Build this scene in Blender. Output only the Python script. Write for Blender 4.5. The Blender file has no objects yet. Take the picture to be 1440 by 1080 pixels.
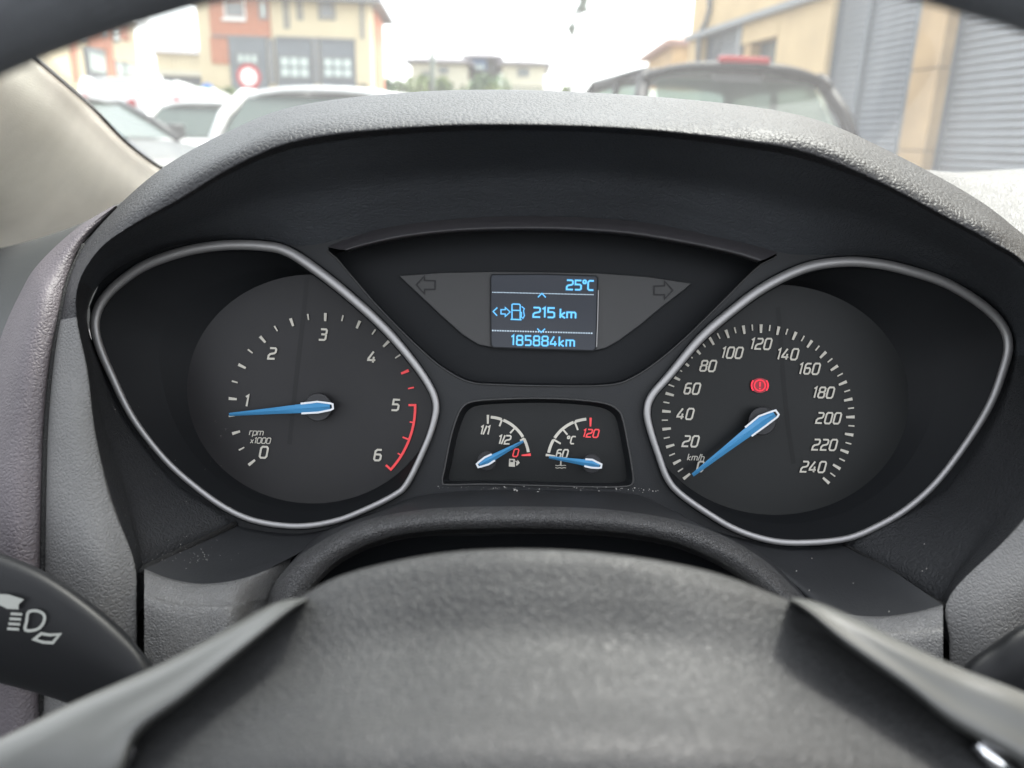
import bpy, bmesh, math, random
from mathutils import Vector, Matrix
from mathutils.geometry import tessellate_polygon
random.seed(7)
R_ = math.radians
scene = bpy.context.scene
COL = scene.collection

# ------------------------------------------------------------------ camera
F = 1082.0            # focal length in pixels of the 1440 px wide photograph
D = 0.32              # camera to instrument cluster
EYE = 1.02
CAM = Vector((0.0, 0.0, EYE))
RM = (Matrix.Rotation(R_(90 - 17.5), 3, 'X') @ Matrix.Rotation(R_(1.7), 3, 'Z'))
cd = bpy.data.cameras.new('camera'); cam = bpy.data.objects.new('camera', cd); COL.objects.link(cam)
cam.matrix_world = Matrix.Translation(CAM) @ RM.to_4x4()
cd.sensor_width = 36.0; cd.lens = 36.0 * F / 1440.0
cd.clip_start = 0.01; cd.clip_end = 2000
cd.dof.use_dof = True; cd.dof.focus_distance = 0.322; cd.dof.aperture_fstop = cd.lens / 2.9
scene.camera = cam

# ------------------------------------------------------------------ light
world = bpy.data.worlds.new('World'); scene.world = world; world.use_nodes = True
wt = world.node_tree; wt.nodes.clear()
SUN_EL, SUN_AZ = 62, 42            # azimuth clockwise from straight ahead
sky = wt.nodes.new('ShaderNodeTexSky'); sky.sky_type = 'NISHITA'; sky.sun_disc = False
sky.sun_elevation = R_(SUN_EL); sky.sun_rotation = R_(SUN_AZ)
sky.air_density = 1.0; sky.dust_density = 3.0; sky.ozone_density = 1.0
hs = wt.nodes.new('ShaderNodeHueSaturation'); hs.inputs['Saturation'].default_value = 0.2
bg = wt.nodes.new('ShaderNodeBackground'); bg.inputs['Strength'].default_value = 0.15
wo = wt.nodes.new('ShaderNodeOutputWorld')
wt.links.new(sky.outputs[0], hs.inputs['Color']); wt.links.new(hs.outputs[0], bg.inputs[0]); wt.links.new(bg.outputs[0], wo.inputs[0])
sl = bpy.data.lights.new('sun', 'SUN'); sl.energy = 1.5; sl.angle = R_(10); sl.color = (1.0, 0.95, 0.88)
so = bpy.data.objects.new('sun', sl); COL.objects.link(so)
sd = Vector((math.sin(R_(SUN_AZ)) * math.cos(R_(SUN_EL)), math.cos(R_(SUN_AZ)) * math.cos(R_(SUN_EL)), math.sin(R_(SUN_EL))))
so.rotation_euler = sd.to_track_quat('Z', 'Y').to_euler(); so.location = (0, 0, 30)
vs = scene.view_settings
scene.display_settings.display_device = 'sRGB'
vs.view_transform = 'Standard'; vs.look = 'None'; vs.gamma = 1.0; vs.use_curve_mapping = False
vs.exposure = 2.5
scene.cycles.max_bounces = 8
scene.cycles.transparent_max_bounces = 16
scene.cycles.use_denoising = True
scene.cycles.sample_clamp_indirect = 6.0

# ------------------------------------------------------------------ helpers
def srgb(r, g, b):
    f = lambda c: (c / 255 / 12.92) if c / 255 <= 0.04045 else ((c / 255 + 0.055) / 1.055) ** 2.4
    return (f(r), f(g), f(b), 1)

def P(px, py, z=0.0):
    """point of the car interior: pixel column, row, and height in metres above the cluster plane towards the driver"""
    k = (D - z) / F
    return Vector(((px - 720) * k, (540 - py) * k, z))

def ray(px, py):
    return RM @ Vector(((px - 720) / F, (540 - py) / F, -1))
def WY(px, py, Y):
    d = ray(px, py); return CAM + d * (Y / d.y)
def WZ(px, py, Z):
    d = ray(px, py); return CAM + d * ((Z - EYE) / d.z)

def tag(o, label=None, cat=None, group=None, kind=None):
    for k, v in (('label', label), ('category', cat), ('group', group), ('kind', kind)):
        if v: o[k] = v
    return o

BASES = {}
def base_of(o):
    while o is not None:
        if o.name in BASES: return BASES[o.name]
        o = o.parent
    return Vector((0, 0, 0))

def inside(name, basept, label=None, cat=None, group=None, kind=None):
    """a thing of the car interior: an Empty at its base, aligned with the cluster"""
    o = bpy.data.objects.new(name, None); COL.objects.link(o); o.empty_display_size = 0.02
    o.matrix_world = Matrix.Translation(CAM + RM @ (basept - Vector((0, 0, D)))) @ RM.to_4x4()
    tag(o, label, cat, group, kind); BASES[o.name] = basept.copy()
    return o

def thing(name, loc, label=None, cat=None, group=None, kind=None, rz=0):
    o = bpy.data.objects.new(name, None); COL.objects.link(o)
    o.location = loc; o.rotation_euler = (0, 0, rz); tag(o, label, cat, group, kind)
    return o

def mk(name, verts, faces, mat, parent=None, smooth=True, bevel=0, solid=0, label=None):
    me = bpy.data.meshes.new(name)
    b = base_of(parent)
    me.from_pydata([tuple(Vector(v) - b) for v in verts], [], faces)
    me.validate(); me.update()
    bm = bmesh.new(); bm.from_mesh(me); bmesh.ops.recalc_face_normals(bm, faces=bm.faces) if solid != -1 else None
    bm.to_mesh(me); bm.free()
    for p in me.polygons: p.use_smooth = smooth
    me.materials.append(mat)
    o = bpy.data.objects.new(name, me); COL.objects.link(o); o.parent = parent
    if solid and solid != -1:
        m = o.modifiers.new('s', 'SOLIDIFY'); m.thickness = solid; m.offset = -1
    if bevel:
        m = o.modifiers.new('b', 'BEVEL'); m.width = bevel; m.segments = 2; m.limit_method = 'ANGLE'; m.harden_normals = False
    if label: o['label'] = label
    return o

def cr(p0, p1, p2, p3, t):
    return 0.5 * ((2 * p1) + (-p0 + p2) * t + (2 * p0 - 5 * p1 + 4 * p2 - p3) * t * t + (-p0 + 3 * p1 - 3 * p2 + p3) * t * t * t)
def spline(pts, n, closed=False):
    out = []; m = len(pts)
    segs = m if closed else m - 1
    for i in range(segs):
        if closed: a, b, c, d = pts[(i - 1) % m], pts[i], pts[(i + 1) % m], pts[(i + 2) % m]
        else:
            a = pts[i - 1] if i else pts[0] * 2 - pts[1]
            b, c = pts[i], pts[i + 1]
            d = pts[i + 2] if i + 2 < m else pts[-1] * 2 - pts[-2]
        for k in range(n): out.append(cr(a, b, c, d, k / n))
    if not closed: out.append(pts[-1].copy())
    return out
def loft_grid(stations, nu, nv):
    rows = [spline([Vector(p) for p in s], nv) for s in stations]
    cols = list(zip(*rows))
    cols = [spline(list(c), nu) for c in cols]
    return list(zip(*cols))          # [u][v]
def grid_mesh(g, closed_u=False, closed_v=False):
    nu, nv = len(g), len(g[0]); V = [p for r in g for p in r]; Fc = []
    for i in range(nu if closed_u else nu - 1):
        for j in range(nv if closed_v else nv - 1):
            a = i * nv + j; b = i * nv + (j + 1) % nv
            c = ((i + 1) % nu) * nv + (j + 1) % nv; d = ((i + 1) % nu) * nv + j
            Fc.append((a, b, c, d))
    return V, Fc
def loft(name, stations, nu, nv, mat, parent, px=True, label=None, solid=0):
    st = [[P(*p) for p in s] for s in stations] if px else stations
    V, Fc = grid_mesh(loft_grid(st, nu, nv))
    return mk(name, V, Fc, mat, parent, label=label, solid=solid)
def tube(name, pts, rad, mat, parent, closed=False, n=10, label=None, flat=1.0):
    """rad: number or list"""
    m = len(pts); g = []
    for i, p in enumerate(pts):
        a = pts[(i - 1) % m] if (closed or i) else pts[0]
        b = pts[(i + 1) % m] if (closed or i < m - 1) else pts[-1]
        t = (b - a).normalized()
        ref = Vector((0, 0, 1)) if abs(t.z) < 0.9 else Vector((1, 0, 0))
        s = t.cross(ref).normalized(); u = s.cross(t)
        r = rad[i] if isinstance(rad, (list, tuple)) else rad
        g.append([p + s * math.cos(2 * math.pi * k / n) * r + u * math.sin(2 * math.pi * k / n) * r * flat for k in range(n)])
    V, Fc = grid_mesh(g, closed_u=closed, closed_v=True)
    if not closed:
        Fc.append(tuple(range(n))); Fc.append(tuple(range((m - 1) * n, m * n)))
    return mk(name, V, Fc, mat, parent, label=label)
def fill(name, outer, holes, mat, parent, smooth=False, solid=0, label=None):
    loops = [outer] + holes
    V = [v for l in loops for v in l]
    tris = tessellate_polygon(loops)
    return mk(name, V, [tuple(t) for t in tris], mat, parent, smooth=smooth, solid=solid, label=label)
def bridge(name, loopA, loopB, mat, parent, steps=1, smooth=True):
    g = [[a.lerp(b, k / steps) for a, b in zip(loopA, loopB)] for k in range(steps + 1)]
    V, Fc = grid_mesh(g, closed_v=True)
    return mk(name, V, Fc, mat, parent, smooth=smooth)
def boxv(x0, x1, y0, y1, z0, z1):
    V = [(x, y, z) for x in (x0, x1) for y in (y0, y1) for z in (z0, z1)]
    Fc = [(0, 1, 3, 2), (4, 6, 7, 5), (0, 4, 5, 1), (2, 3, 7, 6), (0, 2, 6, 4), (1, 5, 7, 3)]
    return V, Fc
def box(name, x0, x1, y0, y1, z0, z1, mat, parent=None, bevel=0, label=None):
    V, Fc = boxv(min(x0, x1), max(x0, x1), min(y0, y1), max(y0, y1), min(z0, z1), max(z0, z1))
    return mk(name, V, Fc, mat, parent, smooth=False, bevel=bevel, label=label)

# ------------------------------------------------------------------ materials
def newmat(name):
    m = bpy.data.materials.new(name); m.use_nodes = True
    nt = m.node_tree; b = nt.nodes['Principled BSDF']
    return m, nt, b
def obj_coord(nt):
    return nt.nodes.new('ShaderNodeTexCoord').outputs['Object']
def plain(name, col, rough=0.5, metal=0.0, spec=0.5, noise=0.0, nscale=20, bump=0.0, bscale=100, emit=None, estr=0, bdist=0.001):
    m, nt, b = newmat(name)
    b.inputs['Roughness'].default_value = rough; b.inputs['Metallic'].default_value = metal
    b.inputs['Specular IOR Level'].default_value = spec
    col = tuple(col[:3]) + (1,)
    b.inputs['Base Color'].default_value = col
    if noise:
        n = nt.nodes.new('ShaderNodeTexNoise'); n.inputs['Scale'].default_value = nscale; n.inputs['Detail'].default_value = 5
        nt.links.new(obj_coord(nt), n.inputs['Vector'])
        r = nt.nodes.new('ShaderNodeValToRGB')
        r.color_ramp.elements[0].position = 0.3; r.color_ramp.elements[1].position = 0.72
        r.color_ramp.elements[0].color = tuple(c * (1 - noise) for c in col[:3]) + (1,)
        r.color_ramp.elements[1].color = tuple(min(1, c * (1 + noise)) for c in col[:3]) + (1,)
        nt.links.new(n.outputs['Fac'], r.inputs[0]); nt.links.new(r.outputs[0], b.inputs['Base Color'])
    if bump:
        n = nt.nodes.new('ShaderNodeTexNoise'); n.inputs['Scale'].default_value = bscale; n.inputs['Detail'].default_value = 4
        nt.links.new(obj_coord(nt), n.inputs['Vector'])
        bp = nt.nodes.new('ShaderNodeBump'); bp.inputs['Strength'].default_value = bump; bp.inputs['Distance'].default_value = bdist
        nt.links.new(n.outputs['Fac'], bp.inputs['Height']); nt.links.new(bp.outputs[0], b.inputs['Normal'])
    if emit:
        b.inputs['Emission Color'].default_value = tuple(emit[:3]) + (1,); b.inputs['Emission Strength'].default_value = estr
    return m

def leather(name, col, rough=0.5, scale=420, dist=0.0006, strength=0.6, spec=0.5, dust=0.0, warp=2.6):
    m, nt, b = newmat(name); L = nt.links
    b.inputs['Roughness'].default_value = rough; b.inputs['Specular IOR Level'].default_value = spec
    co = obj_coord(nt)
    wn = nt.nodes.new('ShaderNodeTexNoise'); wn.inputs['Scale'].default_value = scale * 0.5; wn.inputs['Detail'].default_value = 3
    L.new(co, wn.inputs['Vector'])
    mx = nt.nodes.new('ShaderNodeVectorMath'); mx.operation = 'MULTIPLY_ADD'
    mx.inputs[1].default_value = (warp / scale,) * 3
    L.new(wn.outputs['Color'], mx.inputs[0]); L.new(co, mx.inputs[2])
    v = nt.nodes.new('ShaderNodeTexVoronoi'); v.feature = 'DISTANCE_TO_EDGE'; v.inputs['Scale'].default_value = scale
    L.new(mx.outputs[0], v.inputs['Vector'])
    mr = nt.nodes.new('ShaderNodeMapRange'); mr.inputs[1].default_value = 0.0; mr.inputs[2].default_value = 0.28
    mr.interpolation_type = 'SMOOTHERSTEP'
    L.new(v.outputs['Distance'], mr.inputs[0])
    n2 = nt.nodes.new('ShaderNodeTexNoise'); n2.inputs['Scale'].default_value = scale * 2.5; n2.inputs['Detail'].default_value = 3
    L.new(co, n2.inputs['Vector'])
    n3 = nt.nodes.new('ShaderNodeTexNoise'); n3.inputs['Scale'].default_value = scale * 0.22
    L.new(co, n3.inputs['Vector'])
    a = nt.nodes.new('ShaderNodeMath'); a.operation = 'MULTIPLY_ADD'; a.inputs[1].default_value = 0.35
    L.new(n2.outputs['Fac'], a.inputs[0]); L.new(mr.outputs[0], a.inputs[2])
    a2 = nt.nodes.new('ShaderNodeMath'); a2.operation = 'MULTIPLY_ADD'; a2.inputs[1].default_value = 1.1
    L.new(n3.outputs['Fac'], a2.inputs[0]); L.new(a.outputs[0], a2.inputs[2])
    bp = nt.nodes.new('ShaderNodeBump'); bp.inputs['Strength'].default_value = strength; bp.inputs['Distance'].default_value = dist
    L.new(a2.outputs[0], bp.inputs['Height']); L.new(bp.outputs[0], b.inputs['Normal'])
    nd = nt.nodes.new('ShaderNodeTexNoise'); nd.inputs['Scale'].default_value = 14; nd.inputs['Detail'].default_value = 6
    L.new(co, nd.inputs['Vector'])
    r = nt.nodes.new('ShaderNodeValToRGB'); r.color_ramp.elements[0].position = 0.35; r.color_ramp.elements[1].position = 0.75
    r.color_ramp.elements[0].color = tuple(c * 0.85 for c in col) + (1,)
    r.color_ramp.elements[1].color = tuple(c * (1.15 + dust) + dust * 0.01 for c in col) + (1,)
    L.new(nd.outputs['Fac'], r.inputs[0]); L.new(r.outputs[0], b.inputs['Base Color'])
    return m

M = {}
M['hood_leather'] = leather('hood_leather', (0.019, 0.019, 0.0205), rough=0.54, spec=0.32, scale=520, dist=0.00038, warp=1.5)
M['side_leather'] = leather('side_leather', (0.075, 0.065, 0.072), rough=0.62, scale=620, dist=0.0003, warp=1.5)
M['face_leather'] = leather('face_leather', (0.112, 0.111, 0.109), rough=0.6, scale=700, dist=0.00028, warp=1.5)
M['dash_leather'] = leather('dash_leather', (0.07, 0.07, 0.07), rough=0.5, scale=430, dist=0.0004)
M['wall_plastic'] = plain('wall_plastic', (0.015, 0.016, 0.018), rough=0.6, bump=0.4, bscale=900, bdist=0.0003, noise=0.15, nscale=30)
M['lining'] = leather('lining', (0.044, 0.048, 0.054), rough=0.7, scale=520, dist=0.0003, spec=0.3)  # lifted, bluish copy of side_wall: paints haze under the cowl lip
M['side_wall'] = leather('side_wall', (0.024, 0.025, 0.027), rough=0.65, scale=520, dist=0.0003, spec=0.3)
M['housing'] = plain('housing', (0.0105, 0.0115, 0.013), rough=0.5, spec=0.3, bump=0.3, bscale=1500, bdist=0.0002)
M['recess'] = plain('recess', (0.0075, 0.0085, 0.010), rough=0.5, spec=0.15)
M['grain_plastic'] = leather('grain_plastic', (0.122, 0.122, 0.121), rough=0.5, scale=900, dist=0.0003, strength=0.8)
M['arch_plastic'] = leather('arch_plastic', (0.055, 0.055, 0.056), rough=0.42, scale=900, dist=0.0004, strength=0.9)
M['panel_grey'] = plain('panel_grey', (0.030, 0.030, 0.030), rough=0.55)
M['dial_left'] = plain('dial_left', (0.0150, 0.0145, 0.0155), rough=0.36, spec=0.22, noise=0.18, nscale=22, bump=0.15, bscale=2500, bdist=0.0001)
M['dial_right'] = plain('dial_right', (0.0100, 0.0110, 0.0112), rough=0.38, spec=0.2, noise=0.15, nscale=22, bump=0.15, bscale=2500, bdist=0.0001)
M['seam_tachometer'] = plain('seam_tachometer', (0.0105, 0.0102, 0.011), rough=0.36, spec=0.2)  # darker copy of the left face, for its reflection band
M['seam_speedometer'] = plain('seam_speedometer', (0.0072, 0.0079, 0.0081), rough=0.38, spec=0.18)  # darker copy of the right face, for its reflection band
M['dial_plate'] = plain('dial_plate', (0.040, 0.040, 0.042), rough=0.34)
M['dial_wall'] = plain('dial_wall', (0.0105, 0.0113, 0.0125), rough=0.6, spec=0.12)
M['satin'] = plain('satin', (0.33, 0.325, 0.325), rough=0.5, metal=0.7)
M['chrome'] = plain('chrome', (0.75, 0.76, 0.78), rough=0.12, metal=1.0)
M['print_white'] = plain('print_white', (0.52, 0.495, 0.43), rough=0.6)
M['print_red'] = plain('print_red', (0.62, 0.05, 0.055), rough=0.6, emit=(0.9, 0.06, 0.07), estr=0.06)
M['needle_blue'] = plain('needle_blue', (0.05, 0.20, 0.38), rough=0.4, emit=(0.06, 0.3, 0.62), estr=0.03)
M['needle_white'] = plain('needle_white', (0.62, 0.64, 0.66), rough=0.35)
M['hub_cap'] = plain('hub_cap', (0.028, 0.028, 0.030), rough=0.45, spec=0.25)
M['lcd_text'] = plain('lcd_text', (0.05, 0.2, 0.35), rough=0.5, emit=srgb(90, 175, 235), estr=0.25)
M['lcd_dots'] = plain('lcd_dots', (0.2, 0.25, 0.3), rough=0.5, emit=srgb(170, 190, 205), estr=0.22)
M['lcd_glow'] = plain('lcd_glow', (0.010, 0.02, 0.03), rough=0.5, emit=(0.004, 0.045, 0.10), estr=0.22)
M['lcd'] = plain('lcd', (0.016, 0.018, 0.023), rough=0.25, spec=0.25, emit=(0.10, 0.12, 0.16), estr=0.03)
M['arrow_dark'] = plain('arrow_dark', (0.009, 0.009, 0.010), rough=0.7)
M['lamp_red'] = plain('lamp_red', (0.4, 0.01, 0.02), emit=(1.0, 0.012, 0.05), estr=0.16)
M['lamp_red_dim'] = plain('lamp_red_dim', (0.2, 0.01, 0.02), emit=(0.8, 0.003, 0.015), estr=0.012)
M['hub_leather'] = leather('hub_leather', (0.018, 0.0185, 0.019), rough=0.55, scale=760, dist=0.0003, strength=0.6, spec=0.35, dust=0.25)
M['rim_leather'] = leather('rim_leather', (0.13, 0.14, 0.155), rough=0.5, scale=500, dist=0.0003)
M['spoke_trim'] = plain('spoke_trim', (0.060, 0.062, 0.060), rough=0.38, bump=0.1, bscale=900, bdist=0.0002)
M['stalk'] = plain('stalk', (0.005, 0.0055, 0.0065), rough=0.5, spec=0.2, bump=0.2, bscale=1200, bdist=0.0002)
M['icon'] = plain('icon', (0.26, 0.27, 0.25), rough=0.6)
M['foam'] = plain('foam', (0.008, 0.008, 0.008), rough=0.95, bump=1, bscale=900, bdist=0.001)
M['dust'] = plain('dust', (0.33, 0.32, 0.30), rough=0.9)
M['gasket'] = plain('gasket', (0.02, 0.02, 0.02), rough=0.6)
M['headliner'] = plain('headliner', (0.42, 0.40, 0.36), rough=0.9)
M['door_card'] = plain('door_card', (0.055, 0.058, 0.06), rough=0.6, bump=0.2, bscale=700, bdist=0.0003)

# woven pillar cloth
M['pillar_cloth'] = plain('pillar_cloth', (0.80, 0.77, 0.69), rough=0.9, noise=0.04, nscale=60, bump=0.5, bscale=1100, bdist=0.0003)

def glass(name, tint=(0.9, 0.95, 0.93), film=0.0, filmcol=(0.8, 0.8, 0.8), gloss=0.06, rough=0.02, spots=False):
    """thin pane: see-through, with a Fresnel reflection and a translucent film of dust and painted haze"""
    m = bpy.data.materials.new(name); m.use_nodes = True; nt = m.node_tree; nt.nodes.clear(); L = nt.links
    o = nt.nodes.new('ShaderNodeOutputMaterial')
    t = nt.nodes.new('ShaderNodeBsdfTransparent'); t.inputs[0].default_value = tuple(tint) + (1,)
    g = nt.nodes.new('ShaderNodeBsdfGlossy'); g.inputs['Roughness'].default_value = rough
    fc = nt.nodes.new('ShaderNodeLayerWeight'); fc.inputs['Blend'].default_value = 0.5
    pw = nt.nodes.new('ShaderNodeMath'); pw.operation = 'POWER'; pw.inputs[1].default_value = 5.0
    L.new(fc.outputs['Facing'], pw.inputs[0])
    lw = nt.nodes.new('ShaderNodeMath'); lw.operation = 'MULTIPLY_ADD'; lw.inputs[1].default_value = 0.8; lw.inputs[2].default_value = gloss
    L.new(pw.outputs[0], lw.inputs[0])
    m1 = nt.nodes.new('ShaderNodeMixShader')
    if gloss:
        L.new(lw.outputs[0], m1.inputs[0])
    else: m1.inputs[0].default_value = 0
    L.new(t.outputs[0], m1.inputs[1]); L.new(g.outputs[0], m1.inputs[2])
    last = m1
    if film:
        tl = nt.nodes.new('ShaderNodeBsdfTranslucent'); tl.inputs[0].default_value = tuple(filmcol) + (1,)
        m2 = nt.nodes.new('ShaderNodeMixShader')
        n = nt.nodes.new('ShaderNodeTexNoise'); n.inputs['Scale'].default_value = 7; n.inputs['Detail'].default_value = 5
        L.new(obj_coord(nt), n.inputs['Vector'])
        mr = nt.nodes.new('ShaderNodeMapRange'); mr.inputs[3].default_value = film * 0.8; mr.inputs[4].default_value = film * 1.2
        L.new(n.outputs['Fac'], mr.inputs[0]); L.new(mr.outputs[0], m2.inputs[0])
        L.new(m1.outputs[0], m2.inputs[1]); L.new(tl.outputs[0], m2.inputs[2]); last = m2
    L.new(last.outputs[0], o.inputs[0])
    return m
M['windscreen'] = glass('windscreen', tint=(0.93, 0.97, 0.95), film=0.042, gloss=0.03)  # film holds dust plus a painted veil of lens flare
M['car_glass'] = plain('car_glass', (0.045, 0.065, 0.058), rough=0.2, spec=0.3)
M['dark_glass'] = glass('dark_glass', tint=(0.36, 0.43, 0.41), film=0.34, filmcol=(.62, .72, .67))  # dense film paints a bright, pale sheen into the car's windows

# ================================================================== SETTING: street
M['asphalt'] = plain('asphalt', (0.05, 0.05, 0.052), rough=0.9, noise=0.3, nscale=3, bump=0.4, bscale=60, bdist=0.005)
M['paving'] = plain('paving', (0.26, 0.25, 0.235), rough=0.85, noise=0.2, nscale=2, bump=0.3, bscale=30, bdist=0.004)
M['kerb'] = plain('kerb', (0.32, 0.32, 0.31), rough=0.85, noise=0.15, nscale=4)
M['cream'] = plain('cream', (0.62, 0.53, 0.36), rough=0.85, noise=0.08, nscale=0.7, bump=0.2, bscale=20, bdist=0.01)
M['sand_wall'] = plain('sand_wall', (0.50, 0.37, 0.21), rough=0.85, noise=0.12, nscale=1.2, bump=0.2, bscale=25, bdist=0.01)
M['sand_stone'] = plain('sand_stone', (0.40, 0.27, 0.14), rough=0.85, noise=0.2, nscale=1.6, bump=0.3, bscale=18, bdist=0.01)
M['white_wall'] = plain('white_wall', (0.50, 0.47, 0.37), rough=0.85, noise=0.06, nscale=0.6)
M['panel_dark'] = plain('panel_dark', (0.15, 0.17, 0.19), rough=0.6, noise=0.1, nscale=1)
M['frame_grey'] = plain('frame_grey', (0.19, 0.20, 0.21), rough=0.5)
M['blind'] = plain('blind', (0.24, 0.25, 0.26), rough=0.6, noise=0.1, nscale=4)
M['slat'] = plain('slat', (0.24, 0.26, 0.285), rough=0.45, metal=0.1, noise=0.08, nscale=5)
M['shutter_frame'] = plain('shutter_frame', (0.09, 0.11, 0.13), rough=0.5)
M['pane'] = plain('pane', (0.50, 0.58, 0.55), rough=0.08, spec=0.8)  # pale base colour stands in for the sky reflected in the glass
M['pane_dark'] = plain('pane_dark', (0.10, 0.12, 0.13), rough=0.08, spec=0.8)
M['slate'] = plain('slate', (0.14, 0.13, 0.14), rough=0.75, noise=0.25, nscale=2)
M['roof_brown'] = plain('roof_brown', (0.26, 0.16, 0.13), rough=0.8, noise=0.2, nscale=2)
M['blue_panel'] = plain('blue_panel', (0.12, 0.19, 0.32), rough=0.5, noise=0.15, nscale=1)
M['dark_wood'] = plain('dark_wood', (0.12, 0.12, 0.115), rough=0.8, noise=0.25, nscale=3)
M['post_white'] = plain('post_white', (0.75, 0.75, 0.73), rough=0.5)
M['post_grey'] = plain('post_grey', (0.13, 0.15, 0.13), rough=0.5, metal=0.4)
M['sign_red'] = plain('sign_red', (0.36, 0.015, 0.018), rough=0.4)
M['sign_white'] = plain('sign_white', (0.80, 0.80, 0.78), rough=0.4)
M['sign_blue'] = plain('sign_blue', (0.05, 0.20, 0.60), rough=0.4)
M['bark'] = plain('bark', (0.10, 0.08, 0.06), rough=0.9)
M['car_white'] = plain('car_white', (0.80, 0.80, 0.79), rough=0.25, spec=0.6)
M['car_silver'] = plain('car_silver', (0.055, 0.06, 0.06), rough=0.45, spec=0.3)
M['car_dark'] = plain('car_dark', (0.010, 0.011, 0.013), rough=0.5, spec=0.12)
M['tyre'] = plain('tyre', (0.02, 0.02, 0.02), rough=0.9)
M['seat_dark'] = plain('seat_dark', (0.035, 0.035, 0.038), rough=0.8)
M['tail_red'] = plain('tail_red', (0.34, 0.006, 0.012), rough=0.35, spec=0.3)
M['lamp_clear'] = plain('lamp_clear', (0.7, 0.7, 0.68), rough=0.15)
M['plate'] = plain('plate', (0.75, 0.75, 0.72), rough=0.4)

def brick(name, col, mortar):
    m, nt, b = newmat(name); L = nt.links; b.inputs['Roughness'].default_value = 0.9
    t = nt.nodes.new('ShaderNodeTexBrick'); t.inputs['Scale'].default_value = 4.0
    t.inputs['Color1'].default_value = tuple(col) + (1,); t.inputs['Color2'].default_value = tuple(c * 0.82 for c in col) + (1,)
    t.inputs['Mortar'].default_value = tuple(mortar) + (1,); t.inputs['Mortar Size'].default_value = 0.02
    mp = nt.nodes.new('ShaderNodeMapping'); mp.inputs['Rotation'].default_value = (R_(90), 0, 0)
    L.new(obj_coord(nt), mp.inputs[0]); L.new(mp.outputs[0], t.inputs['Vector']); L.new(t.outputs['Color'], b.inputs['Base Color'])
    return m
M['brick'] = brick('brick', (0.52, 0.17, 0.085), (0.4, 0.28, 0.2))

def leafmat(name, c0, c1):
    m, nt, b = newmat(name); L = nt.links; b.inputs['Roughness'].default_value = 0.7
    n = nt.nodes.new('ShaderNodeTexNoise'); n.inputs['Scale'].default_value = 1.5
    L.new(obj_coord(nt), n.inputs['Vector']); r = nt.nodes.new('ShaderNodeValToRGB')
    r.color_ramp.elements[0].position = 0.35; r.color_ramp.elements[1].position = 0.65
    r.color_ramp.elements[0].color = tuple(c0) + (1,); r.color_ramp.elements[1].color = tuple(c1) + (1,)
    L.new(n.outputs['Fac'], r.inputs[0]); L.new(r.outputs[0], b.inputs['Base Color'])
    return m
M['leaf_dark'] = leafmat('leaf_dark', (0.03, 0.07, 0.03), (0.08, 0.14, 0.05))
M['leaf_light'] = leafmat('leaf_light', (0.09, 0.14, 0.05), (0.16, 0.20, 0.07))

WALL_AZ = R_(-9.0)                                   # direction of the street, seen from the driver
wd = Vector((math.sin(WALL_AZ), math.cos(WALL_AZ), 0)); wn = Vector((wd.y, -wd.x, 0))   # along, and to the right
g = mk('ground', [(-400, -60, -0.02), (400, -60, -0.02), (400, 900, -0.02), (-400, 900, -0.02)], [(0, 1, 2, 3)], M['paving'], smooth=False)
g['kind'] = 'structure'
def strip(name, a, b, y0, y1, z0, z1, mat):
    V = []
    for (s, t) in ((a, y0), (b, y0), (b, y1), (a, y1)):
        p = wn * s + wd * t; V += [(p.x, p.y, z0), (p.x, p.y, z1)]
    Fc = [(0, 2, 4, 6), (1, 7, 5, 3), (0, 1, 3, 2), (2, 3, 5, 4), (4, 5, 7, 6), (6, 7, 1, 0)]
    o = mk(name, V, Fc, mat, smooth=False); o['kind'] = 'structure'; return o
strip('road', -15, 4.3, -30, 120, -0.018, 0.0, M['asphalt'])
strip('pavement', 4.45, 6.45, -30, 60, -0.018, 0.12, M['paving'])
strip('kerb', 4.3, 4.447, -30, 60, -0.018, 0.125, M['kerb'])

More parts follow.
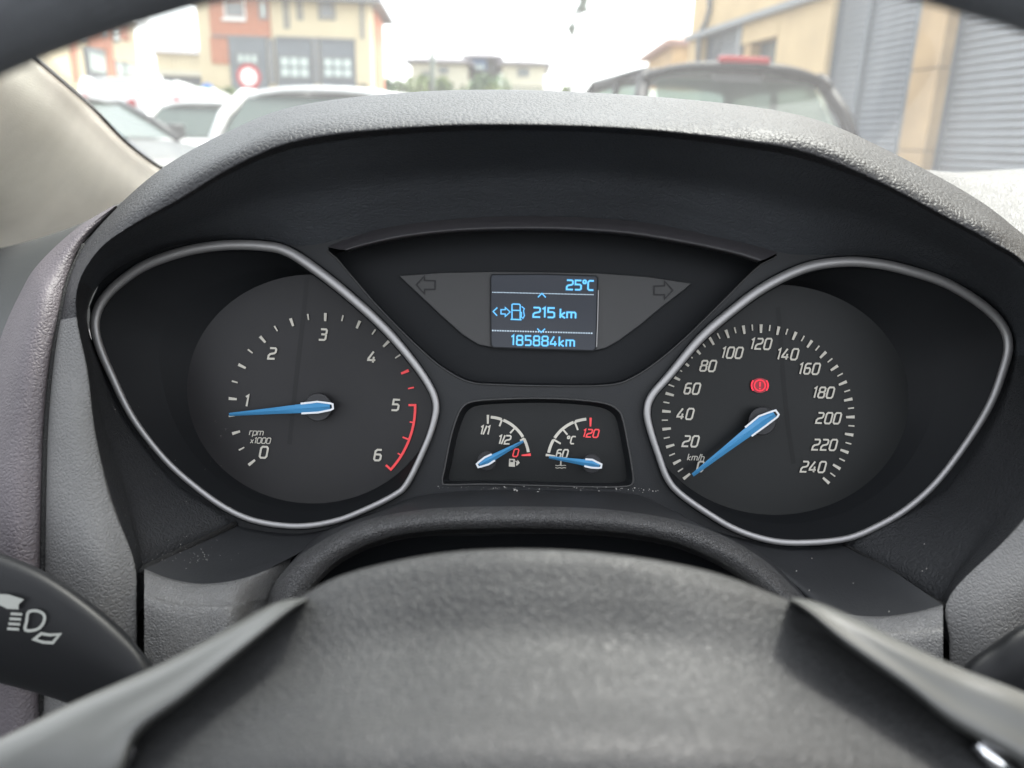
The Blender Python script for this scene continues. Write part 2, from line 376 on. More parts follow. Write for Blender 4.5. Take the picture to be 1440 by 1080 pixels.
class Facade:
    """vertical wall plane through a point, running along a direction; boxes given by what they cover in the photograph"""
    def __init__(s, name, p, az, label, cat, flip=1):
        s.p = Vector((p.x, p.y, 0)); s.u = Vector((math.cos(az), math.sin(az), 0)); s.n = Vector((s.u.y, -s.u.x, 0)) * flip
        s.o = thing(name, s.p, label, cat, rz=az)
        s.flip = flip
    def hit(s, px, py):
        d = ray(px, py); t = (s.p - CAM).dot(s.n) / d.dot(s.n); q = CAM + d * t
        return (q - s.p).dot(s.u), q.z
    def rect(s, x0, y0, x1, y1):
        xm, ym = (x0 + x1) / 2, (y0 + y1) / 2
        ua, ub = s.hit(x0, ym)[0], s.hit(x1, ym)[0]
        za, zb = s.hit(xm, y0)[1], s.hit(xm, y1)[1]
        return min(ua, ub), max(ua, ub), min(za, zb), max(za, zb)
    def box(s, name, mat, r, d0, d1, parent=None, uz=None, bevel=0, label=None):
        """d0..d1: how far out of the wall towards the viewer (local -y)"""
        u0, u1, z0, z1 = uz if uz else s.rect(*r)
        return box(name, u0, u1, -d0 * s.flip, -d1 * s.flip, z0, z1, mat, parent or s.o, bevel=bevel, label=label)
    def window(s, r, cols=1, rows=1, frame=None, pane=None, out=0.03, uz=None):
        u0, u1, z0, z1 = uz if uz else s.rect(*r)
        fr = frame or M['frame_grey']; t = 0.06
        V, Fc = [], []
        def add(a, b, c, d):
            v, f = boxv(a, b, min(-out * s.flip, 0.02 * s.flip), max(-out * s.flip, 0.02 * s.flip), c, d); k = len(V)
            V.extend(v); Fc.extend([tuple(i + k for i in q) for q in f])
        add(u0, u0 + t, z0, z1); add(u1 - t, u1, z0, z1); add(u0 + t, u1 - t, z0, z0 + t); add(u0 + t, u1 - t, z1 - t, z1)
        cw = (u1 - u0 - 2 * t) / cols; rh = (z1 - z0 - 2 * t) / rows
        w = mk('window', V, Fc, fr, s.o, smooth=False)
        for i in range(cols):
            for j in range(rows):
                g = 0.04
                box('pane', u0 + t + i * cw + g, u0 + t + (i + 1) * cw - g, -(out + .005) * s.flip, -(out - .02) * s.flip,
                    z0 + t + j * rh + g, z0 + t + (j + 1) * rh - g, pane or M['pane'], w)
        return w

# ---- brick and cream block, left of centre
A = Facade('brick_building', WY(284, 120, 32), R_(4), 'two-storey block of red brick and cream render with grey ground floor shopfronts', 'building')
u1 = A.hit(521, 60)[0]; top = 7.6
box('wall', 0, u1, 0, 5, 0, A.hit(400, 1)[1] - .002, M['cream'], A.o)
A.box('brick_panel', M['brick'], (294, -30, 379, 51), 0.0, 0.06)
A.box('brick_panel', M['brick'], (297, 52, 322, 90), 0.0, 0.06)
gz = A.hit(410, 53)[1]
def shop(x0, x1, wins, **k):
    ua, ub = A.rect(x0, 60, x1, 110)[:2]
    A.box('shopfront', M['panel_dark'], None, 0.0, 0.10, uz=(ua, ub, 0.0, gz))
    for w in wins: A.window(w[0], w[1], w[2], out=0.16)
    return ua, ub
shop(324, 376, [((333, 74, 366, 92), 3, 1)])
shop(389, 440, [((393, 78, 438, 112), 3, 2)])
shop(451, 500, [((454, 80, 498, 112), 3, 2)])
for x in (379, 442): A.box('column', M['frame_grey'], (x, 56, x + 7, 118), 0.0, 0.16)
A.box('column', M['cream'], (501, 56, 518, 118), 0.0, 0.14)
A.window((315, -22, 345, 27), 1, 2, frame=M['sign_white'], pane=M['blind'], out=0.12)
A.box('sill', M['sign_white'], (313, 27, 347, 30), 0.0, 0.18)
A.window((364, -22, 376, 28), 1, 2, pane=M['pane'], out=0.12)
A.window((398, -22, 406, 40), 1, 3, pane=M['pane_dark'], out=0.05)
A.window((417, -22, 425, 28), 1, 2, pane=M['pane_dark'], out=0.05)
A.window((447, -22, 471, 28), 1, 1, pane=M['blind'], out=0.05)
for k in range(2): A.box('band', M['frame_grey'], (300, 51 + 0 * k, 379, 53.5), 0.061, 0.14) if k == 0 else A.box('band', M['frame_grey'], (389, 53.5, 501, 56), 0.101, 0.18)
# eaves and hipped roof
ez = A.hit(400, 1)[1]
V, Fc = [], []
v, f = boxv(-0.5, u1 + 0.5, -0.6, 5.6, ez, ez + 0.16); rb = mk('roof', v, f, M['frame_grey'], A.o, smooth=False)
V = [(-0.5, -0.6, ez + .16), (u1 + .5, -.6, ez + .16), (u1 + .5, 5.6, ez + .16), (-0.5, 5.6, ez + .16), (2.4, 2.5, ez + 1.5), (u1 - 2.4, 2.5, ez + 1.5)]
mk('roof_slope', V, [(0, 1, 5, 4), (1, 2, 5), (2, 3, 4, 5), (3, 0, 4)], M['slate'], rb, smooth=False)
box('side_brick', u1, u1 + 0.06, 1.2, 4.8, 2.6, ez - .01, M['brick'], A.o)
box('downpipe', u1 - 0.35, u1 - 0.25, -0.1, -0.001, 0, ez, M['frame_grey'], A.o)

# ---- brick terrace on the far left
B = Facade('terraced_building', WY(195, 90, 38), R_(90 + 5.3), 'receding brick and cream terrace at the far left, seen above the white van', 'building', flip=1)
ub0 = B.hit(40, 80)[0]; ub0, ub1 = min(ub0, 0), max(ub0, 0)
s = 1
ez = B.hit(170, 29)[1]
def bx(name, m, r, d=0.06, **k): return B.box(name, m, r, 0.0, d, **k)
box('wall', ub0 - 6, 0, 0, 9, 0, ez, M['cream'], B.o)
bx('brick_panel', M['brick'], (97, 20, 106, 112)); bx('brick_panel', M['brick'], (119, 20, 146, 66)); bx('brick_panel', M['brick'], (147, 20, 157, 112))
bx('brick_panel', M['brick'], (166, 20, 178, 56))
bx('shopfront', M['panel_dark'], (119, 68, 146, 116), 0.08)
B.window((121, 72, 144, 104), 4, 1, out=0.14); B.window((160, 86, 172, 108), 2, 1, out=0.1); B.window((174, 88, 186, 108), 2, 1, out=0.1)
B.window((108, 20, 116, 55), 1, 2, out=0.1); B.window((156, 36, 164, 58), 1, 2, out=0.1); B.window((139, 25, 145, 50), 1, 1, out=0.1)
box('roof', ub0 - 6.3, 0.5, -0.8, 9.8, ez, ez + 0.2, M['sign_white'], B.o)

# ---- low building with a colonnade
Cc = Facade('colonnade_building', WY(224, 110, 58), R_(14), 'long low pale building with columns under a slate roof, left of the brick block', 'building')
cu = Cc.hit(300, 100)[0]
z_roof0 = Cc.hit(250, 75)[1]; z_roof1 = Cc.hit(250, 58)[1]; z_sl = Cc.hit(250, 99)[1]; z_sl0 = Cc.hit(250, 106)[1]
box('wall', 0, cu, 1.6, 8, 0, z_roof0, M['cream'], Cc.o)
box('floor_slab', -0.1, cu, -0.1, 1.6, z_sl0, z_sl, M['white_wall'], Cc.o)
box('lower_wall', 0, cu, 1.0, 1.5, 0, z_sl0, M['panel_dark'], Cc.o)
for k in range(13):
    x = k * cu / 12; box('column', x - 0.13, x + 0.13, 0.0, 0.26, z_sl, z_roof0, M['cream'], Cc.o)
for k in range(6):
    x = k * cu / 6 + .3; box('window', x, x + 0.9, 0.95, 1.0, 0.8, z_sl0 - 0.5, M['pane_dark'], Cc.o)
    box('opening', x, x + cu / 6 - .6, 1.5, 1.59, z_sl + .1, z_roof0 - 0.3, M['pane_dark'], Cc.o)
mk('roof', [(-.5, -.5, z_roof0), (cu + .5, -.5, z_roof0), (cu + .5, 8.5, z_roof0), (-.5, 8.5, z_roof0), (-.5, 4, z_roof1), (cu + .5, 4, z_roof1)],
   [(0, 1, 5, 4), (1, 2, 5), (2, 3, 4, 5), (3, 0, 4), (0, 3, 2, 1)], M['slate'], Cc.o, smooth=False)

# ---- dark boundary fence beside the brick block
def fence(name, a, b, h, label):
    a = Vector((a.x, a.y, 0)); b = Vector((b.x, b.y, 0)); L = (b - a).length; az = math.atan2(b.y - a.y, b.x - a.x)
    t = thing(name, a, label, 'fence', rz=az); n = max(4, int(L / 0.9))
    for k in range(n + 1): box('post', k * L / n - .05, k * L / n + .05, -.05, .05, 0, h + .08, M['dark_wood'], t)
    for k in range(n): box('board_panel', k * L / n + .055, (k + 1) * L / n - .055, -.02, .02, 0.1, h, M['dark_wood'], t)
    return t
fence('wooden_fence', WY(524, 110, 35), WY(547, 110, 60), 3.9, 'tall dark timber fence running back from the brick block')

# ---- white houses in the centre, far
def house(name, r, Y, label, roofpx, roofmat, wins=(), wall='white_wall', depth=8, extra=None):
    x0, y0, x1, y1 = r
    H = Facade(name, WY(x0, y1, Y), 0.0, label, 'house')
    ua, ub, z0, z1 = H.rect(*r)
    box('wall', ua, ub, 0, depth, 0, z1, M[wall], H.o)
    zt = H.hit((x0 + x1) / 2, roofpx)[1]
    e = 0.5
    mk('roof', [(ua - e, -e, z1), (ub + e, -e, z1), (ub + e, depth + e, z1), (ua - e, depth + e, z1),
                (ua + 1.2, depth / 2, zt), (ub - 1.2, depth / 2, zt), (ua - e, -e, z1 - .25), (ub + e, -e, z1 - .25), (ub + e, depth + e, z1 - .25), (ua - e, depth + e, z1 - .25)],
       [(0, 1, 5, 4), (1, 2, 5), (2, 3, 4, 5), (3, 0, 4), (0, 6, 7, 1), (1, 7, 8, 2), (3, 2, 8, 9), (0, 3, 9, 6), (6, 9, 8, 7)], M[roofmat], H.o, smooth=False)
    for w in wins: H.window(w, 2, 1, pane=M['pane_dark'], out=0.1)
    return H
house('white_house', (578, 85, 656, 128), 70, 'white house left of centre in the distance, behind the hedge', 73, 'slate', [(617, 94, 630, 104), (594, 100, 603, 110)])
Hb = house('blue_fronted_house', (657, 79, 700, 128), 74, 'narrow distant house with a blue upper front between the two white ones', 65, 'slate', [], wall='dark_wood')
Hb.box('blue_panel', M['blue_panel'], (660, 80, 684, 99), 0.0, 0.1)
Hb.window((664, 90, 681, 99), 3, 1, out=0.2)
house('white_house', (706, 88, 766, 128), 68, 'white house with a dark window right of centre in the distance', 77, 'slate', [(728, 96, 744, 108)])
for px in (612, 633, 686, 726):
    pass
# railing
ra, rb_ = WY(718, 125, 60), WY(776, 125, 60)
t = thing('garden_railing', (ra.x, ra.y, 0), 'low white railing in front of the right-hand distant white house', 'railing')
L = rb_.x - ra.x; zt = ra.z + 0.2
box('rail', 0, L, -.04, .04, zt - .1, zt, M['post_grey'], t); box('low_wall', 0, L, -.1, .1, 0, zt - 1.0, M['white_wall'], t)
for k in range(14): box('baluster', k * L / 13 - .04, k * L / 13 + .04, -.03, .03, zt - 1.0, zt - .1, M['post_grey'], t)
# far right house
house('gabled_house', (946, 58, 1010, 90), 42, 'brown-roofed pale house glimpsed just left of the shuttered building', 30, 'roof_brown', [], wall='sand_stone')

# ---- trees and bushes
def tree(name, px, py_top, Y, width, mat, label, cat='tree', n=900, leaf=0.16, group=None):
    b = WY(px, py_top, Y); h = b.z
    t = thing(name, (b.x, b.y, 0), label, cat, group)
    V = []; Fc = []
    rr = [0.16, 0.12, 0.09, 0.05]; hh = [0, h * .25, h * .5, h * .8]
    gpts = [Vector((0.05 * random.uniform(-1, 1) * i, 0.05 * random.uniform(-1, 1) * i, z)) for i, z in enumerate(hh)]
    tr = tube('trunk', gpts, rr, M['bark'], t, n=7)
    V, Fc = [], []
    cl = [(Vector((random.uniform(-.8, .8) * width / 2, random.uniform(-.8, .8) * width / 2, random.uniform(.32, .86) * h)), random.uniform(.28, .5) * width / 2) for _ in range(11)]
    for i in range(n):
        c, r = random.choice(cl)
        d = Vector((random.gauss(0, 1), random.gauss(0, 1), random.gauss(0, .9))).normalized() * r * random.uniform(.5, 1.05)
        p = c + d; p.z = min(p.z, h)
        a = Vector((random.uniform(-1, 1), random.uniform(-1, 1), random.uniform(-1, 1))).normalized() * leaf
        bb = a.cross(Vector((random.uniform(-1, 1), random.uniform(-1, 1), random.uniform(-1, 1)))).normalized() * leaf * .7
        k = len(V); V += [p - a, p + bb, p + a, p - bb]; Fc.append((k, k + 1, k + 2, k + 3))
    mk('crown', V, Fc, M[mat], t, smooth=False, solid=-1)
    return t
tl = [(549, 104, 52, 2.6, 'leaf_light', 'pale green bush beside the dark timber fence'),
      (566, 100, 50, 2.6, 'leaf_dark', 'dark green tree left of the thin lamp post'),
      (600, 88, 48, 2.4, 'leaf_light', 'slender yellow-green tree at the foot of the thin lamp post'),
      (640, 106, 50, 2.8, 'leaf_dark', 'low green tree in front of the left white house'),
      (664, 98, 52, 3.0, 'leaf_dark', 'fuller green tree below the blue-fronted house'),
      (690, 99, 52, 3.0, 'leaf_dark', 'green tree at the right end of the row before the houses'),
      (708, 112, 50, 2.0, 'leaf_light', 'small light green shrub before the right white house'),
      (789, 110, 45, 1.2, 'leaf_light', 'little pale green shrub right of the white houses')]
for px, py, Y, w, mt, lb in tl:
    tree('tree' if Y > 50.5 or w > 2.5 else 'shrub', px, py, Y, w, mt, lb, 'tree' if w > 2.5 else 'shrub', n=700, group='trees before the distant houses')
hx0, hx1 = WY(262, 122, 29), WY(330, 122, 29)
V, Fc = [], []
for i in range(1500):
    p = Vector((random.uniform(hx0.x, hx1.x), 29 + random.uniform(-.35, .35), random.uniform(.1, hx0.z)))
    a = Vector((random.uniform(-1, 1), random.uniform(-1, 1), random.uniform(-1, 1))).normalized() * .12
    bb = a.cross(Vector((random.uniform(-1, 1), 1, random.uniform(-1, 1)))).normalized() * .09
    k = len(V); V += [p - a, p + bb, p + a, p - bb]; Fc.append((k, k + 1, k + 2, k + 3))
tag(mk('hedge', V, Fc, M['leaf_light'], None, smooth=False, solid=-1), 'clipped green hedge at the foot of the brick block behind the blue sign', 'hedge', kind=None)

# ---- lamp posts and signs
def disc_v(r, y0, y1, n=28):
    V = [(math.cos(2 * math.pi * k / n) * r, y, math.sin(2 * math.pi * k / n) * r) for y in (y0, y1) for k in range(n)]
    Fc = [tuple(range(n)), tuple(range(n, 2 * n))] + [(k, (k + 1) % n, n + (k + 1) % n, n + k) for k in range(n)]
    return V, Fc
def shift(V, d): return [tuple(Vector(v) + Vector(d)) for v in V]
def road_sign(px, py, rpx, Y, kind, label):
    c = WY(px, py, Y); e = WY(px + rpx, py, Y); r = (e - c).length
    t = thing('road_sign', (c.x, c.y, 0), label, 'road sign')
    tube('pole', [Vector((0, .04, 0)), Vector((0, .04, c.z + r * .6))], 0.035, M['post_grey'], t, n=10)
    if kind == 'red':
        V, Fc = disc_v(r, -.012, 0); p = mk('sign_plate', shift(V, (0, 0, c.z)), Fc, M['sign_red'], t, smooth=False)
        V, Fc = disc_v(r * .66, -.018, -.0125); mk('sign_face', shift(V, (0, 0, c.z)), Fc, M['sign_white'], p, smooth=False)
        box('sign_mark', -r * .28, r * .1, -.021, -.0185, c.z + r * .1, c.z + r * .18, M['frame_grey'], p)
    else:
        V, Fc = disc_v(r, -.012, 0); p = mk('sign_plate', shift(V, (0, 0, c.z)), Fc, M['sign_blue'], t, smooth=False)
        V = [(-r * .6, -.016, c.z + .1 * r), (r * .1, -.016, c.z + .1 * r), (r * .1, -.016, c.z + .35 * r), (r * .6, -.016, c.z - .02 * r), (r * .1, -.016, c.z - .35 * r), (r * .1, -.016, c.z - .12 * r), (-r * .6, -.016, c.z - .12 * r)]
        mk('arrow_mark', V, [tuple(range(7))], M['sign_white'], p, smooth=False)
    return t
road_sign(350, 108, 17, 19, 'red', 'round white traffic sign with a red border before the brick block')
road_sign(292, 127, 9.5, 22, 'blue', 'small round blue traffic sign left of the red-bordered one')
def lamp_post(px, Y, h, r, mat, label, head=1.2, side=1):
    b = WY(px, 100, Y)
    t = thing('street_lamp', (b.x, b.y, 0), label, 'street lamp')
    tube('pole', [Vector((0, 0, 0)), Vector((0, 0, h * .5)), Vector((0, 0, h))], [r * 1.3, r, r * .8], M[mat], t, n=12)
    tube('arm', [Vector((0, 0, h)), Vector((side * head * .3, 0, h + .25)), Vector((side * head, 0, h + .35))], r * .6, M[mat], t, n=8)
    v, f = boxv(side * head - .1, side * head + side * .55, -.13, .13, h + .28, h + .42); mk('lamp_head', v, f, M['post_grey'], t, smooth=False, bevel=.04)
    return t
lamp_post(208, 17, 6.8, 0.12, 'post_white', 'thick white lamp post behind the white vans', head=0.9, side=-1)
zz = WY(608, 4, 44).z
lamp_post(608, 44, zz, 0.15, 'post_grey', 'thin street lamp in front of the left distant white house', head=0.5)
# lamp right of centre with two drooping heads
b = WY(803, 120, 30)
t = thing('street_lamp', (b.x, b.y, 0), 'faint street lamp right of centre with a curled cluster of heads', 'street lamp')
tube('pole', [Vector((0, 0, 0)), Vector((0, 0, 3)), Vector((0.0, 0, WY(803, 40, 30).z))], [.08, .07, .06], M['post_grey'], t, n=10)
k0 = lambda px, py: WY(px, py, 30) - Vector((b.x, b.y, 0))
tube('arm', [k0(803, 50), k0(806, 28), k0(811, 12), k0(819, -4)], .07, M['post_grey'], t, n=8)
tube('lamp_head', [k0(804, 48), k0(804, 40), k0(806, 33)], [.10, .20, .12], M['post_grey'], t, n=10)
tube('lamp_head', [k0(815, 22), k0(819, 14), k0(821, 4)], [.14, .26, .13], M['post_grey'], t, n=10)
tube('lamp_head', [k0(820, 8), k0(821, 0), k0(822, -6)], [.12, .22, .12], M['post_grey'], t, n=10)

# ---- shuttered building on the right
q = wn * 6.5
S = Facade('shuttered_building', Vector((q.x, q.y, 0)), math.atan2(wd.y, wd.x), 'sand coloured building on the right with grey roller shutters and stone piers', 'building', flip=1)
# local x runs away from the viewer along the wall, -y points to the street?
if (CAM - S.p).dot(S.n) < 0: S.n = -S.n; S.flip = -1
def U(px, py=120): return S.hit(px, py)[0]
uf = U(970, 70)
zc0, zc1 = S.hit(1060, 30)[1], S.hit(1060, 22)[1]
zbay = 6.5
fl = S.flip
def sb(name, mat, ua, ub, z0, z1, d0, d1, parent=None, bevel=0): return S.box(name, mat, None, d0, d1, parent, uz=(min(ua, ub), max(ua, ub), z0, z1), bevel=bevel)
sb('wall', M['sand_wall'], -4, uf, 0, zbay + 2, -9, -0.35)                       # body of the building
u_m0, u_m1 = U(1156), U(1272)            # middle shutter bay
u_p0, u_p1 = U(1284), U(1322)            # stone pier
u_r0, u_r1 = U(1322), U(1322) - 3.9
def shutter(ua, ub, z0, z1, mid=None):
    a, b = min(ua, ub), max(ua, ub)
    sh = sb('roller_shutter', M['shutter_frame'], a, b, z0, z1, -0.34, -0.20)
    n = int((z1 - z0) / 0.088)
    me = None
    for k in range(n):
        z = z0 + k * 0.088
        if me is None:
            prof = [(-0.195, 0.002), (-0.150, 0.012), (-0.125, 0.040), (-0.140, 0.068), (-0.195, 0.082)]
            V = []
            for uu in (a + .05, b - .05):
                for d, zz in prof: V.append((uu, -d * fl, zz))
            m_ = len(prof); Fc = [(i, i + 1, m_ + i + 1, m_ + i) for i in range(m_ - 1)] + [tuple(range(m_)), tuple(range(m_, 2 * m_))]
            o = mk('slat', V, Fc, M['slat'], sh, smooth=False); me = o.data
        else:
            o = bpy.data.objects.new('slat', me); COL.objects.link(o); o.parent = sh
        o.location = (0, 0, z)
    for e in (a, b) if mid is None else (a, b, mid):
        S.box('guide_rail', M['shutter_frame'], None, -0.20, -0.09, sh, uz=(e - .035, e + .035, z0, z1))
    return sh
shutter(u_m0, u_m1, 0.15, 5.2, mid=U(1203, 90))
shutter(u_r0, u_r1, 0.15, 5.2)
u_l0, u_l1 = U(990, 60), U(1037, 60)
zl1 = zc0
shutter(u_l0, u_l1, 1.0, zl1)
sb('pier', M['shutter_frame'], u_m1 - 0.001, U(1284), 0.12, 5.2, -0.35, 0.0)
sb('upper_wall', M['sand_wall'], u_m0 + 0.0, u_l1, 0, zc0 - 0.0, -0.35, 0.0) if False else None
# pier of stone blocks
zs = [0.12, 1.05, 2.0, 2.95, 3.9, 4.85, 5.2]
for a, b_ in zip(zs[:-1], zs[1:]): sb('stone_block', M['sand_stone'], u_p0, u_p1, a + .006, b_ - .006, -0.35, 0.06, bevel=0.01)
# wall left of middle shutter, with dark opening, and cornice
uo0, uo1 = U(1042, 65), U(1091, 65); zo = S.hit(1065, 57)[1]
sb('wall_panel', M['sand_wall'], U(1092, 65), u_m0 + 0.0, 0.12, zc0, -0.35, 0.0)
sb('wall_panel', M['sand_wall'], uo1, uo0, zo, zc0, -0.35, 0.0)
sb('shop_window', M['pane_dark'], uo1, uo0, 0.3, zo, -0.35, -0.25)
sb('window_post', M['frame_grey'], U(1037, 65), U(1042, 65), 0.12, zc0, -0.35, 0.03)
sb('stone_block', M['sand_stone'], (U(1043, 65)), U(1052, 65), 0.3, zo - .01, -0.25, -0.05)
sb('cornice', M['frame_grey'], u_m0 + 0.05, uf, zc0, zc1, -0.35, 0.16)
sb('upper_wall', M['sand_wall'], u_m0 + 0.02, uf, zc1, zbay, -0.35, 0.02)
sb('upper_wall', M['sand_wall'], u_r1, u_m0 + 0.0, 5.2, zbay, -0.35, 0.02)
sb('corner_wall', M['sand_wall'], U(989, 60), uf, 0.12, zc0, -0.35, 0.02)
def SP(px, py, d=0.1):
    u, z = S.hit(px, py); return Vector((u, -d * fl, z))
tube('downpipe', [SP(1006, -40), SP(1004, 15), SP(999, 32), SP(991, 46), SP(989, 60), SP(987, 90)], 0.05, M['shutter_frame'], S.o, n=8)

# ---- cars
def grp_face(name, c, mat, parent, solid=0.006, seg=None, r=0.06, n=5):
    """rounded quadrilateral pane from four corners"""
    c = [Vector(p) for p in c]; pts = []
    for i in range(4):
        a, b, d = c[i - 1], c[i], c[(i + 1) % 4]
        e1 = (a - b).normalized() * min(r, (a - b).length * .4); e2 = (d - b).normalized() * min(r, (d - b).length * .4)
        for k in range(n + 1):
            t = k / n; pts.append((b + e1) * (1 - t) ** 2 + b * 2 * t * (1 - t) + (b + e2) * t * t)
    me = mk(name, pts, [tuple(range(len(pts)))], mat, parent, smooth=False)
    return me
def car(name, loc, az, paint, glassm, label, cat='car', L=4.1, W=1.72, H=1.48, belt=0.95, kind='hatch', tail=True, group=None):
    """car pointing along local +y, rear at y=0"""
    t = thing(name, loc, label, cat, group, rz=-az)
    hw = W / 2
    if kind == 'van': prof = dict(r0=(0.06, belt), r1=(0.12, H), f1=(L * .68, H), f0=(L * .80, belt)); tw = hw * .86
    else: prof = dict(r0=(0.10, belt), r1=(0.55, H - .02), f1=(L * .52, H), f0=(L * .73, belt - .02)); tw = hw * .80
    # lower body: lofted cross-sections
    st = []
    ys = [0.0, 0.10, 0.45, L * .35, L * .6, L * .74, L * .9, L - .08, L]
    zb = [belt * .62, belt * .98, belt, belt, belt - .01, belt - .03, belt * .86, belt * .74, belt * .5]
    wsc = [.84, .94, .99, 1, 1, 1, .97, .88, .72]
    for y, z, w in zip(ys, zb, wsc):
        ww = hw * w; lo = 0.22 if 0.1 < y < L - .1 else 0.3
        half = [(0, z + .0), (ww * .6, z), (ww * .93, z - .02), (ww, z - .12), (ww * 1.0, z * .55), (ww * .97, lo + .05), (ww * .88, lo)]
        ring = [Vector((-x, y, zz)) for x, zz in reversed(half)] + [Vector((x, y, zz)) for x, zz in half[1:]]
        st.append(ring)
    V, Fc = grid_mesh(loft_grid(st, 3, 1))
    m_ = len(st[0]); Fc.append(tuple(range(m_))); Fc.append(tuple(range(len(V) - m_, len(V))))
    body = mk('body', V, Fc, paint, t)
    # greenhouse
    bw = hw * .93
    c = {}
    for sx in (-1, 1):
        c['r0', sx] = Vector((sx * bw, prof['r0'][0], prof['r0'][1])); c['r1', sx] = Vector((sx * tw, prof['r1'][0], prof['r1'][1] - .085))
        c['f1', sx] = Vector((sx * tw, prof['f1'][0], prof['f1'][1] - .085)); c['f0', sx] = Vector((sx * bw, prof['f0'][0], prof['f0'][1]))
    # roof as a crowned slab
    g = []
    y0, y1 = prof['r1'][0] - .04, prof['f1'][0] + .03
    for k in range(9):
        y = y0 + (y1 - y0) * k / 8; e = abs(k / 4 - 1) ** 3
        row = []
        for j in range(9):
            x = -1 + j / 4; row.append(Vector((x * (tw + .03), y, H - .095 * abs(x) ** 3 - .03 * e)))
        g.append(row)
    V, Fc = grid_mesh(g)
    roof = mk('roof', V, Fc, paint, t, solid=0.045)
    rr = 0.045 if kind != 'van' else .05
    for sx in (-1, 1):
        for a, b_ in (('r0', 'r1'), ('f1', 'f0')):
            tube('pillar', [c[a, sx], c[a, sx].lerp(c[b_, sx], .5) + Vector((sx * .045, 0, .015)), c[b_, sx]], [rr * 1.1 if a == 'r0' else rr] * 3, paint, t, n=8)
        if kind != 'van':
            p0 = c['r0', sx].lerp(c['f0', sx], .45); p1 = c['r1', sx].lerp(c['f1', sx], .45)
            tube('pillar', [p0, p1], .03, M['gasket'], t, n=6)
        tube('roof_rail', [c['r1', sx] + Vector((0, 0, .01)), c['f1', sx] + Vector((0, 0, .01))], .035, paint, t, n=8)
    def inset(q, f=.06):
        m = sum(q, Vector()) / 4; return [p.lerp(m, f) for p in q]
    grp_face('rear_window' if kind != 'van' else 'rear_door', inset([c['r0', -1], c['r0', 1], c['r1', 1], c['r1', -1]], (.11 if paint == M['car_dark'] else .06) if kind != 'van' else 0), glassm if kind != 'van' else paint, t)
    grp_face('windscreen', inset([c['f0', 1], c['f0', -1], c['f1', -1], c['f1', 1]]), glassm, t)
    for sx in (-1, 1):
        if kind == 'van':
            a, b_, d, e = c['r0', sx], c['r0', sx].lerp(c['f0', sx], .6), c['r1', sx].lerp(c['f1', sx], .62), c['r1', sx]
            grp_face('side_panel', [a, b_, d, e], paint, t)
            grp_face('side_window', inset([b_, c['f0', sx], c['f1', sx], d]), glassm, t)
        else:
            grp_face('side_window', inset([c['r0', sx], c['f0', sx], c['f1', sx], c['r1', sx]], .05), glassm, t, r=.12)
    for sx in (-1, 1):
        for y in (.75, L - .8):
            V = []; n = 24
            for xx in (sx * (hw - .2), sx * (hw + .005)):
                V += [(xx, y + math.cos(2 * math.pi * k / n) * .31, .31 + math.sin(2 * math.pi * k / n) * .31) for k in range(n)]
            Fc = [tuple(range(n)), tuple(range(n, 2 * n))] + [(k, (k + 1) % n, n + (k + 1) % n, n + k) for k in range(n)]
            w = mk('wheel', V, Fc, M['tyre'], t, smooth=False)
            V = []
            for xx in (sx * (hw - .05), sx * (hw + .012)):
                V += [(xx, y + math.cos(2 * math.pi * k / n) * .2, .31 + math.sin(2 * math.pi * k / n) * .2) for k in range(n)]
            mk('rim', V, Fc, M['satin'], w, smooth=False)
        # tail lamps and head lamps
        yy = -.015
        if kind == 'van':
            v, f = boxv(sx * (hw * .80), sx * (hw * .97), .0, .09, belt * .9, belt + .45)
        else:
            v, f = boxv(sx * hw * .60, sx * hw * .93, yy, .16, belt * .66, belt * .9)
        mk('tail_lamp', v, f, M['tail_red'], t, smooth=False, bevel=.03)
        v, f = boxv(sx * hw * .50, sx * hw * .86, L - .16, L - .0, belt * .52, belt * .70)
        mk('head_lamp', v, f, M['lamp_clear'], t, smooth=False, bevel=.03)
        v, f = boxv(sx * (hw + .02), sx * (hw + .2), prof['f0'][0] - .35, prof['f0'][0] - .18, belt - .02, belt + .16)
        mk('door_mirror', v, f, paint, t, smooth=False, bevel=.03)
    box('number_plate', -.26, .26, -.03, .05, .5, .62, M['plate'], t)
    v, f = boxv(-hw * .9, hw * .9, -.04, .25, .26, .46); mk('bumper', v, f, paint, t, smooth=False, bevel=.04)
    for sx in (-.35, .35):
        v, f = boxv(sx - .24, sx + .24, L * .42, L * .46, .5, 1.12); mk('seat', v, f, M['seat_dark'], t, smooth=False, bevel=.05)
    return t, c
AZ = R_(-9)
def rearpos(px, py, H, L=None):
    return WZ(px, py, H)
p = WZ(1037, 84, 1.60)
car_dark, cc = car('parked_car', (p.x + .07, p.y - .5, 0), R_(-7), M['car_dark'], M['dark_glass'], 'dark hatchback parked just ahead on the right, red brake light on its roof spoiler', H=1.60, W=1.59, belt=0.98, L=4.2)
